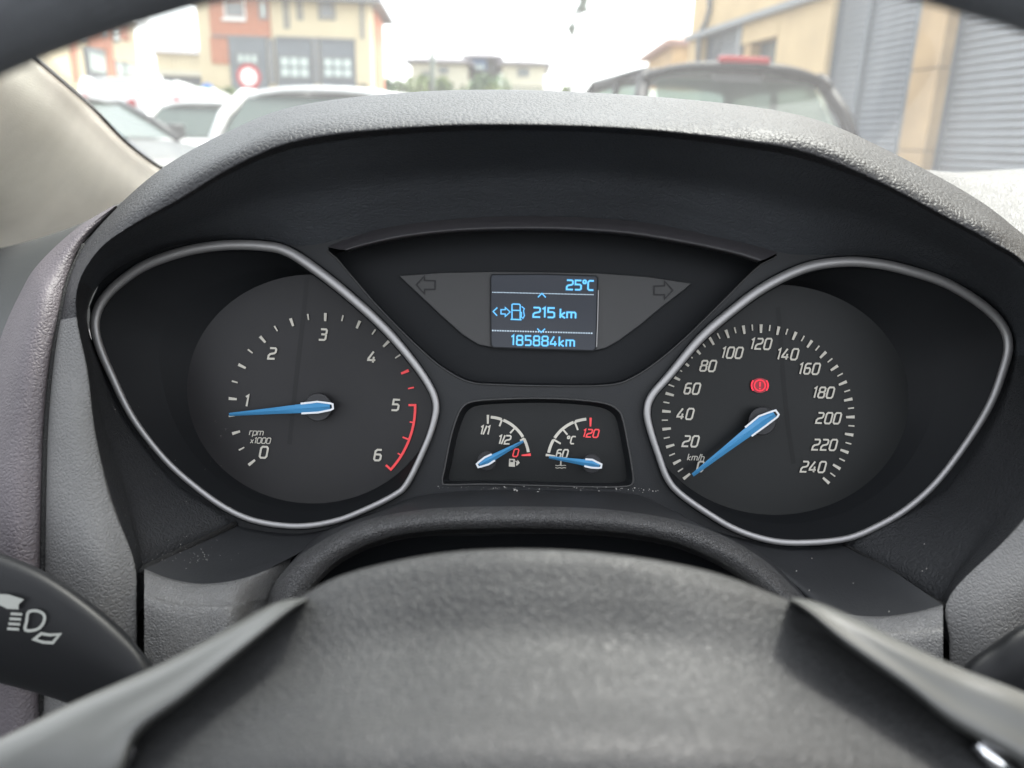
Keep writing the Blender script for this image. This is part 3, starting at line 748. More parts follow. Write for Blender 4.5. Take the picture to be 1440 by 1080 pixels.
# roof spoiler with the high brake lamp and a grey block for the reflection in the rear glass
g = [[Vector((-.69 + 1.38 * j / 16, .34 + .07 * k + .10 * abs(j / 8 - 1) ** 2, 1.585 - .10 * abs(j / 8 - 1) ** 3 - (.035 if k == 0 else 0) - .004 * k)) for j in range(17)] for k in range(6)]
V, Fc = grid_mesh(g); mk('spoiler', V, Fc, M['car_dark'], car_dark, solid=.03)
v, f = boxv(-.175, .175, .375, .45, 1.565, 1.61); mk('brake_lamp', v, f, M['tail_red'], car_dark, smooth=False, bevel=.012)
v, f = boxv(-.17, .20, .52, .56, 1.40, 1.515); mk('rear_glass_reflection', v, f, M['frame_grey'], car_dark, smooth=False, bevel=.01)
tube('aerial', [Vector((.0, 1.0, 1.60)), Vector((.0, .86, 1.76))], .006, M['gasket'], car_dark, n=6)
p = WZ(462, 121, 1.46)
car('parked_car', (p.x, p.y - .9, 0), R_(3), M['car_white'], M['car_glass'], 'white car nearest the middle, its roof just above the dashboard cowl', H=1.46, W=1.78, L=4.2)
p = WZ(312, 139, 1.44)
car('parked_car', (p.x - .1, p.y - .6, 0), R_(-3), M['car_white'], M['car_glass'], 'smaller white car between the vans and the nearest white car', H=1.44, W=1.66, L=3.8)
p = WZ(140, 128, 1.40)
car('parked_car', (p.x - 2.6, p.y + 1.8, 0), R_(120), M['car_silver'], M['car_glass'], 'pale silver hatchback seen side-on next to the windscreen pillar', H=1.40, W=1.75, L=4.0)
p = WZ(150, 108, 1.92)
car('delivery_van', (p.x + .38, p.y, 0), R_(-12), M['car_white'], M['car_glass'], 'white van with an upright red tail lamp behind the silver hatchback', 'van', H=1.95, W=1.80, belt=1.15, kind='van', L=4.6)
p = WZ(240, 117, 1.85)
car('delivery_van', (p.x, p.y, 0), R_(-14), M['car_white'], M['car_glass'], 'second white van further right, behind the smaller white car', 'van', H=1.85, W=1.6, belt=1.1, kind='van', L=4.2)

# ================================================================== CAR INTERIOR
# ------------------------------------------------------------------ dashboard
dash = inside('dashboard', P(720, 900, 0), 'charcoal leather dashboard with an arched cowl over the instruments', 'dashboard')
st = [  # ridge, mid, lip, wall, inner
 [(58,1080,.05),(120,1080,.060),(188,1080,.055),(195,1080,.04),(198,1080,.012)],
 [(58,980,.05),(120,975,.060),(188,965,.055),(195,962,.04),(198,960,.012)],
 [(59,900,.05),(125,880,.060),(187,865,.055),(194,862,.04),(197,860,.012)],
 [(60,790,.048),(128,792,.058),(184,790,.053),(205,788,.036),(325,740,.0)],
 [(62,690,.045),(108,697,.052),(152,704,.050),(185,700,.026),(247,678,0)],
 [(65,600,.040),(100,605,.047),(132,612,.045),(150,610,.022),(178,590,0)],
 [(73,512,.035),(97,516,.040),(121,520,.040),(130,521,.020),(140,508,0)],
 [(84,450,.030),(95,448,.036),(107,446,.038),(115,446,.018),(123,452,0)],
 [(96,395,.020),(103,397,.032),(111,396,.040),(122,400,.018),(133,410,0)],
 [(118,344,.010),(128,349,.030),(140,349,.045),(152,362,.020),(165,378,0)],
 [(167,289,.000),(175,302,.042),(186,315,.052),(205,337,.020),(225,350,0)],
 [(233,234,.000),(241,255,.047),(251,278,.055),(276,312,.020),(300,337,0)],
 [(318,187,.000),(326,208,.049),(335,228,.058),(355,282,.020),(370,337,0)],
 [(415,150,.000),(420,171,.046),(425,193,.060),(430,272,.020),(435,345,0)],
 [(568,131,.000),(570,152,.040),(572,176,.062),(560,250,.020),(545,322,0)],
 [(720,127,.000),(720,149,.036),(720,172,.062),(720,240,.020),(720,305,0)],
 [(897,135,.000),(895,157,.036),(893,178,.062),(890,245,.020),(885,311,0)],
 [(1060,151,.000),(1055,172,.046),(1048,195,.060),(1040,270,.020),(1030,341,0)],
 [(1160,173,.000),(1150,192,.049),(1140,213,.058),(1130,290,.020),(1120,358,0)],
 [(1260,218,.000),(1250,236,.047),(1238,254,.056),(1240,310,.020),(1240,360,0)],
 [(1365,275,.000),(1352,291,.046),(1338,307,.055),(1330,350,.020),(1325,390,0)],
 [(1424,318,.000),(1412,327,.045),(1395,338,.054),(1385,385,.020),(1375,415,0)],
 [(1510,395,.005),(1485,395,.033),(1450,378,.054),(1430,420,.025),(1412,448,0)],
 [(1600,540,.015),(1560,520,.040),(1505,490,.055),(1465,500,.025),(1424,500,0)],
 [(1620,650,.030),(1580,640,.050),(1520,630,.055),(1460,620,.030),(1392,592,0)],
 [(1580,770,.045),(1510,765,.055),(1436,745,.053),(1395,722,.030),(1325,690,0)],
 [(1520,850,.050),(1430,850,.058),(1343,838,.053),(1322,832,.034),(1190,764,0)],
 [(1500,930,.05),(1420,925,.060),(1341,905,.055),(1334,902,.04),(1331,900,.012)],
 [(1500,1000,.05),(1420,990,.060),(1341,980,.055),(1334,980,.04),(1331,980,.012)],
 [(1500,1090,.05),(1420,1090,.060),(1341,1090,.055),(1334,1090,.04),(1331,1090,.012)],
]
full = []
for s in st:
    s = [Vector(p) for p in s]
    r, m, l, w, i = s
    out = (r - m); out.z = 0; out = out.normalized() if out.length > 0 else Vector((0, 0, 0))
    back1 = r - out * 4 + Vector((0, 0, -0.020)); back2 = r - out * 14 + Vector((0, 0, -0.07))
    l2 = l.lerp(w, .17)
    full.append([tuple(back2), tuple(back1), tuple(r), tuple(m), tuple(l), tuple(l2), tuple(w), tuple(i)])
# cowl leather (outer to lip) and inner wall
grid_all = loft_grid([[P(*p) for p in (q[:6] + [tuple(Vector(q[5]).lerp(Vector(q[6]), .5))] + [q[6], tuple(Vector(q[6]).lerp(Vector(q[7]), .5)), q[7]])] for q in full], 7, 8)
def piece(name, i0, i1, j0, j1, mat, label=None):
    V, Fc = grid_mesh([r[j0:j1 + 1] for r in grid_all[i0:i1 + 1]])
    return mk(name, V, Fc, mat, dash, label=label)
JS = 5 * 8
piece('cowl', 49, 168, 0, JS, M['hood_leather'])
piece('side_panel', 0, 49, 0, JS, M['face_leather'], 'light grey leather panel left of the instruments')
piece('side_panel', 168, len(grid_all) - 1, 0, JS, M['face_leather'], 'light grey leather panel at the lower right')
piece('cowl_lining', 56, 161, JS, 9 * 8, M['lining'])
piece('side_wall', 0, 56, JS, 9 * 8, M['side_wall'])
piece('side_wall', 161, len(grid_all) - 1, JS, 9 * 8, M['side_wall'])
# outer leather roll at the left
ost = []
for o_, p_, r_ in [((-60,1080),(5,1080),(57,1080)),((-60,900),(5,900),(57,900)),((-60,790),(8,795),(58,790)),((-55,690),(10,690),(60,690)),((-40,620),(20,610),(63,600)),((0,480),(36,500),(71,511)),
                   ((31,408),(57,425),(82,449)),((57,368),(76,382),(94,394)),((109,320),(113,332),(116,343)),((160,289),(163,290),(165,290))]:
    kk = len(ost); zr = (.05, .05, .048, .045, .040, .035, .030, .020, .010, .0)[kk]; zp = zr + (.007, .007, .007, .006, .006, .006, .005, .005, .004, .003)[kk]
    ost.append([(o_[0] + 10, o_[1] + 14, -.08), (o_[0] + 3, o_[1] + 4, min(0.0, zr - .02) - .02), (o_[0], o_[1], min(0.0, zr - .02)), (o_[0] * .5 + p_[0] * .5, o_[1] * .5 + p_[1] * .5, zp * .72), (p_[0], p_[1], zp), (p_[0] * .3 + r_[0] * .7, p_[1] * .3 + r_[1] * .7, zp - .001), (r_[0], r_[1], zr), (r_[0] + 1, r_[1] + 1, zr - .014)])
loft('side_roll', ost, 8, 6, M['side_leather'], dash)
# stitched seam
seam = spline([P(x, y, z + .0015) for x, y, z in [(58,1000,.05),(59,900,.05),(60,790,.048),(62,690,.045),(65,600,.040),(73,512,.035),(84,450,.030),(96,395,.021),(118,344,.012)]], 10)
tube('seam', seam, .0009, M['foam'], dash, n=6)
# dash top to the right and left of the cowl, leading to the windscreen
def worldP(v): return CAM + RM @ (v - Vector((0, 0, D)))
def toI(w): return RM.transposed() @ (w - CAM) + Vector((0, 0, D))
edge = [WY(1300, 247, 0.60), WY(1370, 241, 0.60), WY(1500, 236, 0.60), WY(1800, 236, 0.60)]
stt = []
for (a, b_) in (((1240, 300), 0), ((1330, 380), 1), ((1480, 420), 2), ((1750, 420), 3)):
    e = edge[b_]
    front = CAM + ray(*a) * (0.43 / ray(*a).y)
    far = e + Vector((0, .25, -.03))
    stt.append([toI(front + Vector((0, 0, -.05))), toI(front), toI(front.lerp(e, .5) + Vector((0, 0, .012))), toI(e), toI(far)])
loft('dash_top', stt, 6, 6, M['dash_leather'], dash, px=False)
# dash top behind the cowl
zt = WY(1300, 247, 0.60).z - 0.01
Vb = [toI(Vector(v)) for v in ((-.17, .40, zt - .03), (.26, .40, zt - .03), (.45, .95, zt - .02), (-.40, .95, zt - .02))]
mk('dash_shelf', Vb, [(0, 1, 2, 3)], M['dash_leather'], dash, smooth=False)
# dash end beside the pillar
es = []
for (x0, y0), (x1, y1) in (((-260, 420), (-260, 700)), ((-60, 368), (-60, 640)), ((30, 344), (30, 560)), ((110, 316), (110, 480)), ((175, 282), (180, 400))):
    es.append([(x0, y0 + 16, -.20), (x0, y0, -.16), (x0, y0 + 20, -.13), (x1, y1, -.09)])
loft('dash_end', es, 6, 6, M['door_card'], dash)
# lower trims left and right of the column
lt = [[(203,800,.049),(203,806,.052),(203,830,.056),(203,900,.060),(203,1300,.06)],
      [(240,814,.046),(240,819,.050),(240,845,.055),(240,900,.060),(240,1300,.06)],
      [(285,821,.044),(285,826,.048),(285,850,.053),(285,900,.058),(285,1300,.06)],
      [(330,816,.042),(330,821,.046),(330,848,.051),(330,900,.056),(330,1300,.06)],
      [(372,803,.034),(370,808,.036),(365,840,.037),(360,900,.038),(360,1300,.06)],
      [(410,785,.018),(408,792,.019),(405,840,.020),(405,900,.020),(405,1300,.06)]]
loft('lower_trim', lt, 8, 6, M['grain_plastic'], dash, label='grained grey lower trim left of the column')
ls = [[(330,738,.0),(265,769,.028),(203,800,.049)],
      [(360,745,.0),(300,782,.026),(240,814,.046)],
      [(400,750,.0),(345,788,.024),(285,821,.044)],
      [(440,748,.0),(390,785,.022),(330,816,.042)],
      [(480,738,.0),(430,772,.018),(372,803,.034)],
      [(520,722,.0),(470,745,.010),(410,785,.018)]]
loft('trim_ledge', ls, 8, 8, M['wall_plastic'], dash)  # dark plastic paints the cowl's shade onto the trim's upper part
rt = [[(1100,812,.016),(1100,816,.018),(1100,850,.020),(1100,900,.02),(1100,1300,.06)],
      [(1140,845,.032),(1141,849,.034),(1142,870,.036),(1144,910,.038),(1144,1300,.06)],
      [(1185,862,.042),(1185,866,.046),(1185,885,.051),(1185,920,.056),(1185,1300,.06)],
      [(1235,867,.045),(1235,871,.049),(1235,890,.054),(1235,930,.059),(1235,1300,.06)],
      [(1285,861,.047),(1285,865,.051),(1285,890,.056),(1285,930,.060),(1285,1300,.06)],
      [(1325,850,.049),(1326,854,.053),(1326,880,.057),(1326,930,.061),(1326,1300,.06)]]
loft('lower_trim', rt, 8, 6, M['grain_plastic'], dash, label='grained grey lower trim right of the column')
rs = [[(1010,748,.0),(1050,770,.008),(1100,812,.016)],
      [(1040,756,.0),(1085,790,.016),(1140,845,.032)],
      [(1080,765,.0),(1130,810,.020),(1185,862,.042)],
      [(1120,768,.0),(1175,815,.022),(1235,867,.045)],
      [(1155,768,.0),(1220,812,.024),(1285,861,.047)],
      [(1186,765,.0),(1255,803,.028),(1325,850,.049)]]
loft('trim_ledge', rs, 8, 8, M['wall_plastic'], dash)  # same painted shade above the right-hand trim
mk('knee_panel', [P(-400, 1000, .02), P(1900, 1000, .02), P(1900, 1700, .05), P(-400, 1700, .05)], [(0, 1, 2, 3)], M['door_card'], dash, smooth=False)
# dark gaps
tube('panel_gap', [P(330,737,.001), P(265,769,.0275), P(203,799,.0475), P(199,806,.049)], .0013, M['foam'], dash, n=6)
tube('panel_gap', [P(1187,766,.001), P(1256,804,.0275), P(1326,850,.0475), P(1329,856,.049)], .0008, M['foam'], dash, n=6)
mk('gap_foam', [P(150, 770, .012), P(260, 770, .012), P(260, 1090, .014), P(150, 1090, .014)], [(0, 1, 2, 3)], M['foam'], dash, smooth=False)
mk('gap_foam', [P(1290, 820, .012), P(1400, 820, .012), P(1400, 1090, .014), P(1290, 1090, .014)], [(0, 1, 2, 3)], M['foam'], dash, smooth=False)
# centre ledge under the cluster and the arch over the column
top_e = [(372,858),(385,822),(412,790),(450,762),(510,733),(600,716),(720,712),(850,716),(950,731),(1020,755),(1075,788),(1112,822),(1142,852)]
cl_e = [(430,760),(440,752),(455,745),(480,736),(530,720),(600,694),(720,688),(880,692),(935,712),(985,738),(1030,755),(1060,762),(1080,768)]
low_e = [(420,858),(432,835),(452,810),(482,785),(530,762),(600,748),(720,744),(850,748),(940,762),(1000,785),(1045,812),(1080,838),(1105,858)]
loft('centre_ledge', [[(c0[0], c0[1], -.002), ((c0[0] + t0[0]) / 2, (c0[1] + t0[1]) / 2 + 0, .018), (t0[0], t0[1], .034)] for c0, t0 in zip(cl_e, top_e)], 6, 6, M['wall_plastic'], dash)
ar = []
for t0, l0 in zip(top_e, low_e):
    t0, l0 = Vector((t0[0], t0[1], 0)), Vector((l0[0], l0[1], 0))
    m1 = t0.lerp(l0, .18); m2 = t0.lerp(l0, .55); m3 = t0.lerp(l0, .9); d_ = (l0 - t0).normalized() * 14
    ar.append([(t0.x, t0.y, .034), (m1.x, m1.y, .040), (m2.x, m2.y, .043), (m3.x, m3.y, .041), (l0.x, l0.y, .036), (l0.x + d_.x * .35, l0.y + d_.y * .35, .010), (l0.x + d_.x * .6, l0.y + d_.y * .6, -.01)])
loft('column_arch', ar, 8, 5, M['arch_plastic'], dash)
mk('column_cavity', [P(430, 800, .004), P(500, 757, .004), P(600, 734, .002), P(720, 730, .002), P(850, 733, .002), P(950, 747, .004), P(1040, 785, .004), P(1100, 850, .02), P(420, 860, .02)], [tuple(range(9))], M['recess'], dash, smooth=False)
loft('column_cover', [[(430, 880, .03), (470, 830, .045), (480, 820, .02)], [(560, 880, .05), (570, 805, .06), (575, 792, .02)], [(740, 880, .055), (740, 795, .065), (740, 783, .02)], [(920, 880, .05), (900, 805, .06), (895, 792, .02)], [(1080, 880, .03), (1020, 835, .045), (1010, 825, .02)]], 8, 6, M['recess'], dash)
# crumbs of dust
V, Fc = [], []
def speck(px, py, z, r):
    c = P(px, py, z); k = len(V); n = 6
    a0 = random.uniform(0, 6.28)
    for i in range(n):
        rr = r * random.uniform(.5, 1.2); V.append(c + Vector((math.cos(a0 + i * 1.047) * rr, math.sin(a0 + i * 1.047) * rr, 0)))
    V.append(c + Vector((0, 0, r * .6)))
    for i in range(n): Fc.append((k + i, k + (i + 1) % n, k + n))
for _ in range(75):
    x = random.uniform(615, 925); f_ = (x - 615) / 310
    speck(x, 685 + 4 * f_ + random.gauss(0, 1.3), .0035, random.choice([.00010, .00014, .00018, .0003]))
for _ in range(60): speck(random.gauss(262, 32), random.gauss(778, 10), .045, random.choice([.00008, .00012, .00016]))
for x, y in ((724, 689), (727, 690), (756, 692), (790, 695)): speck(x, y, .004, .0005)
for x, y, z in ((1142,785,.03),(1138,830,.04),(1300,765,.03),(1297,803,.035),(1303,800,.035),(1250,860,.05),(1120,803,.03),(1200,820,.035)): speck(x, y, z + .008, .00025)
for _ in range(40): speck(random.uniform(140, 320), random.uniform(560, 780), .052, random.choice([.00007, .0001]))
d_ = mk('dust_specks', V, Fc, M['dust'], dash, smooth=False, solid=-1); d_['kind'] = 'stuff'

# ------------------------------------------------------------------ instrument cluster
cl = inside('instrument_cluster', P(720, 540, 0), 'dark instrument cluster with two chrome-ringed dials and a blue digital display', 'instrument cluster')
ringL = [(317,345),(370,346),(405,354),(448,382),(492,417),(535,456),(570,495),(600,536),(613,567),(609,597),(596,632),(573,679),(555,696),(513,717),(470,733),(418,740),(361,733),(318,715),(274,684),(231,645),(187,588),(157,528),(138,482),(134,449),(147,419),(174,393),(209,371),(262,353)]
ringR = [(1147,373),(1192,368),(1234,371),(1276,380),(1330,398),(1380,428),(1409,457),(1418,486),(1411,519),(1392,569),(1359,623),(1317,678),(1276,715),(1234,740),(1192,757),(1138,763),(1088,761),(1038,746),(997,723),(956,694),(938,672),(926,640),(914,603),(910,578),(917,556),(942,527),(984,477),(1026,440),(1067,409),(1109,386)]
def spl2(pts, n=5): return [(v.x, v.y) for v in spline([Vector((x, y, 0)) for x, y in pts], n, closed=True)]
rL, rR = spl2(ringL), spl2(ringR)
vrec = [(462,349),(500,334),(560,318),(640,309),(720,306),(800,307),(890,313),(980,328),(1050,344),(1092,358),(1065,376),(1010,430),(965,474),(925,508),(890,531),(860,541),(800,543),(700,541),(660,537),(625,519),(590,490),(540,440),(500,395),(475,365)]
grec = [(622,678),(626,655),(634,615),(643,586),(652,571),(668,564),(710,561),(760,560),(810,562),(850,567),(868,576),(876,590),(884,630),(889,660),(890,678),(880,684),(840,685),(760,683),(680,681),(632,682)]
vR = spl2(vrec, 3); gR = spl2(grec, 3)
outer = [(126,430),(150,375),(250,325),(430,312),(560,285),(720,280),(880,285),(1040,300),(1240,300),(1440,330),(1470,480),(1440,640),(1300,790),(1120,800),(1000,775),(880,765),(720,740),(560,745),(440,765),(300,780),(220,700),(165,600),(130,500)]
def at_z(l, z): return [P(x, y, z) for x, y in l]
fill('housing', at_z(outer, 0), [at_z(rL, 0), at_z(rR, 0), at_z(vR, 0), at_z(gR, 0)], M['housing'], cl)

def circ(cx, cy, r, n, ry=None): return [(cx + math.cos(2 * math.pi * k / n) * r, cy - math.sin(2 * math.pi * k / n) * (ry or r)) for k in range(n)]
def clip_polar(ring, c, r, k=0.975):
    """dial opening: a circle, held inside the ring; sampled at the ring's own points"""
    out = []
    for x, y in ring:
        dx, dy = x - c[0], y - c[1]; L_ = math.hypot(dx, dy)
        e = 1 / math.hypot(dx / L_ / r[0], dy / L_ / r[1]) if isinstance(r, tuple) else r
        q = min(e, L_ * k) / L_
        out.append((c[0] + dx * q, c[1] + dy * q))
    return out

def quad_strip(pts, w, z, closed=False):
    """ribbon along 2D points, pixel width"""
    P2 = [Vector(p) for p in pts]; n = len(P2); A_, B_ = [], []
    for i, p in enumerate(P2):
        if closed: a, b_ = P2[i - 1], P2[(i + 1) % n]; d1 = (p - a).normalized(); d2 = (b_ - p).normalized()
        else:
            d1 = (p - P2[i - 1]).normalized() if i else (P2[1] - p).normalized()
            d2 = (P2[i + 1] - p).normalized() if i < n - 1 else d1
        nn = Vector((-(d1.y + d2.y), d1.x + d2.x)); L_ = nn.length
        if L_ < 1e-6: nn = Vector((-d1.y, d1.x)); L_ = 1
        nn = nn / L_; c_ = max(.5, nn.dot(Vector((-d1.y, d1.x)))); hw = w / 2 / c_
        q = p.copy()
        if not closed and i == 0: q = p - d1 * w * .0
        A_.append(q + nn * hw); B_.append(q - nn * hw)
    V = [P(v.x, v.y, z) for v in A_] + [P(v.x, v.y, z) for v in B_]
    Fc = [(i, (i + 1) % n, n + (i + 1) % n, n + i) for i in range(n if closed else n - 1)]
    return V, Fc
GLY = {
 '0': (.62, [[(0,.14),(0,.86),(.12,1),(.5,1),(.62,.86),(.62,.14),(.5,0),(.12,0),'c']]),
 '1': (.30, [[(.02,.84),(.22,1),(.22,0)]]),
 '2': (.60, [[(0,.98),(.48,.98),(.58,.88),(.58,.62),(.48,.52),(.12,.44),(0,.30),(0,.02),(.6,.02)]]),
 '3': (.58, [[(0,.98),(.46,.98),(.56,.88),(.56,.62),(.46,.52),(.12,.52)],[(.46,.52),(.56,.42),(.56,.12),(.46,.02),(-.02,.02)]]),
 '4': (.64, [[(.36,1),(0,.34),(0,.22),(.64,.22)],[(.46,.52),(.46,0)]]),
 '5': (.60, [[(.60,.98),(.04,.98),(.04,.56),(.46,.56),(.58,.46),(.58,.12),(.46,.02),(0,.02)]]),
 '6': (.60, [[(.56,.98),(.16,.98),(.02,.84),(.02,.14),(.14,.02),(.46,.02),(.58,.14),(.58,.44),(.46,.56),(.04,.56)]]),
 '8': (.60, [[(.14,.54),(.02,.64),(.02,.88),(.12,.98),(.48,.98),(.58,.88),(.58,.64),(.46,.54),'c'],[(.14,.54),(.0,.42),(.0,.12),(.12,.02),(.48,.02),(.60,.12),(.60,.42),(.46,.54)]]),
 'C': (.56, [[(.56,.98),(.16,.98),(.02,.84),(.02,.14),(.14,.02),(.54,.02)]]),
 'k': (.46, [[(0,1),(0,0)],[(.44,.62),(.02,.30),(.46,0)]]),
 'm': (.80, [[(0,0),(0,.64),(.70,.64),(.80,.54),(.80,0)],[(.40,.64),(.40,0)]]),
 'h': (.46, [[(0,1),(0,0)],[(0,.62),(.36,.62),(.46,.52),(.46,0)]]),
 'r': (.34, [[(0,0),(0,.64),(.34,.64)]]),
 'p': (.48, [[(0,-.28),(0,.64),(.38,.64),(.48,.54),(.48,.10),(.38,0),(0,0)]]),
 'x': (.44, [[(0,.62),(.44,0)],[(0,0),(.44,.62)]]),
 '/': (.20, [[(.0,-.02),(.20,1.02)]]),
 'o': (.26, [[(0,.76),(0,.94),(.06,1),(.20,1),(.26,.94),(.26,.76),(.20,.70),(.06,.70),'c']]),
 ' ': (.22, []),
}
def text(name, s, cx, cy, h, mat, parent, z, w=2.4, shear=.2, gap=.2, rot=1.7, sx=1.0, label=None):
    """stroke lettering centred at a pixel"""
    tot = sum(GLY[c][0] for c in s) * sx + gap * (len(s) - 1)
    V, Fc = [], []; x = -tot / 2; ca, sa = math.cos(R_(rot)), math.sin(R_(rot))
    for c in s:
        gw, strokes = GLY[c]
        for sidx, stk in enumerate(strokes):
            closed = stk[-1] == 'c'; pts = []
            for gx, gy in [q for q in stk if q != 'c']:
                X = (x + gx * sx + (gy - .5) * shear) * h; Y = (gy - .5) * h
                pts.append((cx + X * ca + Y * sa, cy + X * sa - Y * ca))
            v, f = quad_strip(pts, w, z, closed); k = len(V); V += v; Fc += [tuple(i + k for i in q) for q in f]
        x += gw * sx + gap
    return mk(name, V, Fc, mat, parent, smooth=False, label=label)

def tick(parent, c, rx, ry, ang, ln, w0, w1, mat, z, name='tick_mark'):
    a = R_(ang); d = Vector((math.cos(a), -math.sin(a))); n_ = Vector((-d.y, d.x)); k = rx * abs(d.x) ** 2 + ry * abs(d.y) ** 2
    o = Vector(c) + d * k; i = Vector(c) + d * (k - ln)
    pts = [o + n_ * w0 / 2, o - n_ * w0 / 2, i - n_ * w1 / 2, i + n_ * w1 / 2]
    return mk(name, [P(p.x, p.y, z) for p in pts], [(0, 1, 2, 3)], mat, parent, smooth=False)

def needle(parent, pivot, tip, tail, z, wh, wt, split=.12, capr=19):
    """ridged blue pointer with a pale framed tail over a round hub"""
    pv, tp, tl_ = Vector(pivot), Vector(tip), Vector(tail)
    n = 28
    cap_t = [P(pv.x + math.cos(2 * math.pi * k / n) * capr, pv.y + math.sin(2 * math.pi * k / n) * capr, z - .0018) for k in range(n)]
    cap_b = [P(pv.x + math.cos(2 * math.pi * k / n) * capr * 1.04, pv.y + math.sin(2 * math.pi * k / n) * capr * 1.04, z - .006) for k in range(n)]
    V = cap_t + cap_b
    mk('needle_hub', V, [tuple(range(n))] + [(k, (k + 1) % n, n + (k + 1) % n, n + k) for k in range(n)], M['hub_cap'], parent, smooth=False)
    d = (tp - tl_).normalized(); nn = Vector((-d.y, d.x))
    body = [(tp, wt / 2), (tp.lerp(pv, .5), (wt * .5 + wh * .5) / 2), (tp.lerp(pv, .88), wh / 2), (pv, wh / 2 * .92), (tl_ - (tl_ - pv) * .18, wh / 2 * .55)]
    V = []
    for p, w_ in body: V += [P(p.x + nn.x * w_, p.y + nn.y * w_, z), P(p.x, p.y, z + .0012), P(p.x - nn.x * w_, p.y - nn.y * w_, z),
                            P(p.x + nn.x * w_, p.y + nn.y * w_, z - .0012), P(p.x - nn.x * w_, p.y - nn.y * w_, z - .0012)]
    Fc = []
    for i in range(len(body) - 1):
        a, b_ = i * 5, (i + 1) * 5
        Fc += [(a, a + 1, b_ + 1, b_), (a + 1, a + 2, b_ + 2, b_ + 1), (a + 3, a, b_, b_ + 3), (a + 2, a + 4, b_ + 4, b_ + 2)]
    Fc += [(0, 1, 2, 4, 3), (20, 21, 22, 24, 23)]
    nb = mk('needle', V, Fc, M['needle_blue'], parent, smooth=False)
    f = tp.lerp(pv, 1 - split); e = wh / 2 + 1.0
    fr = [(f + nn * (e - .9)), (pv + nn * e * .98), (tl_ - d * -4 + nn * e * .62), (tl_ + nn * e * .42), (tl_ - nn * e * .42), (tl_ + d * 4 - nn * e * .62), (pv - nn * e * .98), (f - nn * (e - .9))]
    v, ff = quad_strip([(q.x, q.y) for q in fr], 2.6, z + .0004)
    v2, _ = quad_strip([(q.x, q.y) for q in fr], 2.6, z - .0014)
    m_ = len(v) // 2; V = v + v2; Fc = ff + [(i, i + 1, 2 * m_ + i + 1, 2 * m_ + i) for i in range(m_ - 1)] + [(m_ + i, m_ + i + 1, 3 * m_ + i + 1, 3 * m_ + i) for i in range(m_ - 1)]
    Fc += [(0, m_, 3 * m_, 2 * m_), (m_ - 1, 2 * m_ - 1, 4 * m_ - 1, 3 * m_ - 1)]
    mk('needle_frame', V, Fc, M['needle_white'], parent, smooth=False)
    return nb

def big_dial(name, ring, ringr, opening, face_mat, label, plate):
    n = len(ring)
    ZD = -.016
    op = clip_polar(ring, opening[:2], opening[2:])
    face = fill(name, at_z(op, ZD), [], face_mat, cl, label=label)
    inner = clip_polar(ring, opening[:2], 9999, .985)
    bridge('dial_wall', at_z(inner, .002), at_z([(a * .35 + b_ * .65, c * .35 + d * .65) for (a, c), (b_, d) in zip(inner, op)], ZD * .55), M['dial_wall'], face, 3)
    bridge('dial_wall', at_z([(a * .35 + b_ * .65, c * .35 + d * .65) for (a, c), (b_, d) in zip(inner, op)], ZD * .55), at_z(op, ZD), M['dial_wall'], face, 2)
    v, f = quad_strip(plate, 6.5, ZD + .00006); mk('dial_reflection', v, f, M['seam_' + name], face, smooth=False)  # reflection band painted as a darker ribbon on the dial face
    pts = [P(x, y, .004) for x, y in ring]
    rad = []
    for x, y in ring:
        rad.append(ringr(x, y) * D / F)
    tube('chrome_ring', pts, rad, M['satin'], face, closed=True, n=14, flat=.9)
    tube('ring_groove', [P(x, y, .0005) for x, y in ring], [r * 1.28 for r in rad], M['recess'], face, closed=True, n=10, flat=.45)
    return face, ZD + .0009
def rr_left(x, y): return 4.2 + 2.9 * max(0, min(1, (620 - y) / 250)) 
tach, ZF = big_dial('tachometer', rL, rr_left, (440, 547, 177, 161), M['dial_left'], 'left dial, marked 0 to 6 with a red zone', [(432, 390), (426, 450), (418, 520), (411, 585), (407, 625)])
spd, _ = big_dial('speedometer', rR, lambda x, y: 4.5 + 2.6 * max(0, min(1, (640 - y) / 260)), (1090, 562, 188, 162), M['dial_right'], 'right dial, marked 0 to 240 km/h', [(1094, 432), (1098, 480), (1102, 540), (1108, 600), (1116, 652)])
cL = (453, 572)
for k in range(25):
    v_ = k / 4; ang = 218.4 - 43.47 * v_; big = k % 2 == 0; red = v_ >= 4.5
    if k >= 20:
        if k in (20, 24): tick(tach, cL, 132.5, 132.5, ang, 11, 3, 3, M['print_red'], ZF)
        elif k == 22: tick(tach, cL, 130, 130, ang, 9, 2.6, 2.2, M['print_red'], ZF)
        else: tick(tach, cL, 130, 130, ang, 5, 2, 2, M['print_red'], ZF)
        continue
    tick(tach, cL, 132, 132, ang, 11.5 if big else 8.5, 4.2 if big else 2.3, 3.0 if big else 1.8, M['print_red'] if red else M['print_white'], ZF)
arc = [(cL[0] + math.cos(R_(a)) * 130.8, cL[1] - math.sin(R_(a)) * 130.8) for a in [1.05 - (43.47 + 0.4) * i / 24 for i in range(25)]]
v, f = quad_strip(arc, 3.4, ZF + .0002); mk('red_zone_arc', v, f, M['print_red'], tach, smooth=False)
for s_, x, y in (('0', 371, 636), ('1', 347, 563.5), ('2', 383, 497), ('3', 454.5, 470.5), ('4', 523.5, 502), ('5', 556.5, 569.5), ('6', 531.5, 640)):
    text('numeral', s_, x, y, 15.5, M['print_white'], tach, ZF, w=2.7, shear=.16, sx=1.0)
text('lettering', 'rpm', 361, 607.5, 9.0, M['print_white'], tach, ZF, w=1.1, shear=.22, gap=.16, sx=1.1)
text('lettering', 'x1000', 366.5, 619.5, 7.8, M['print_white'], tach, ZF, w=1.1, shear=.22, gap=.2, sx=1.05)
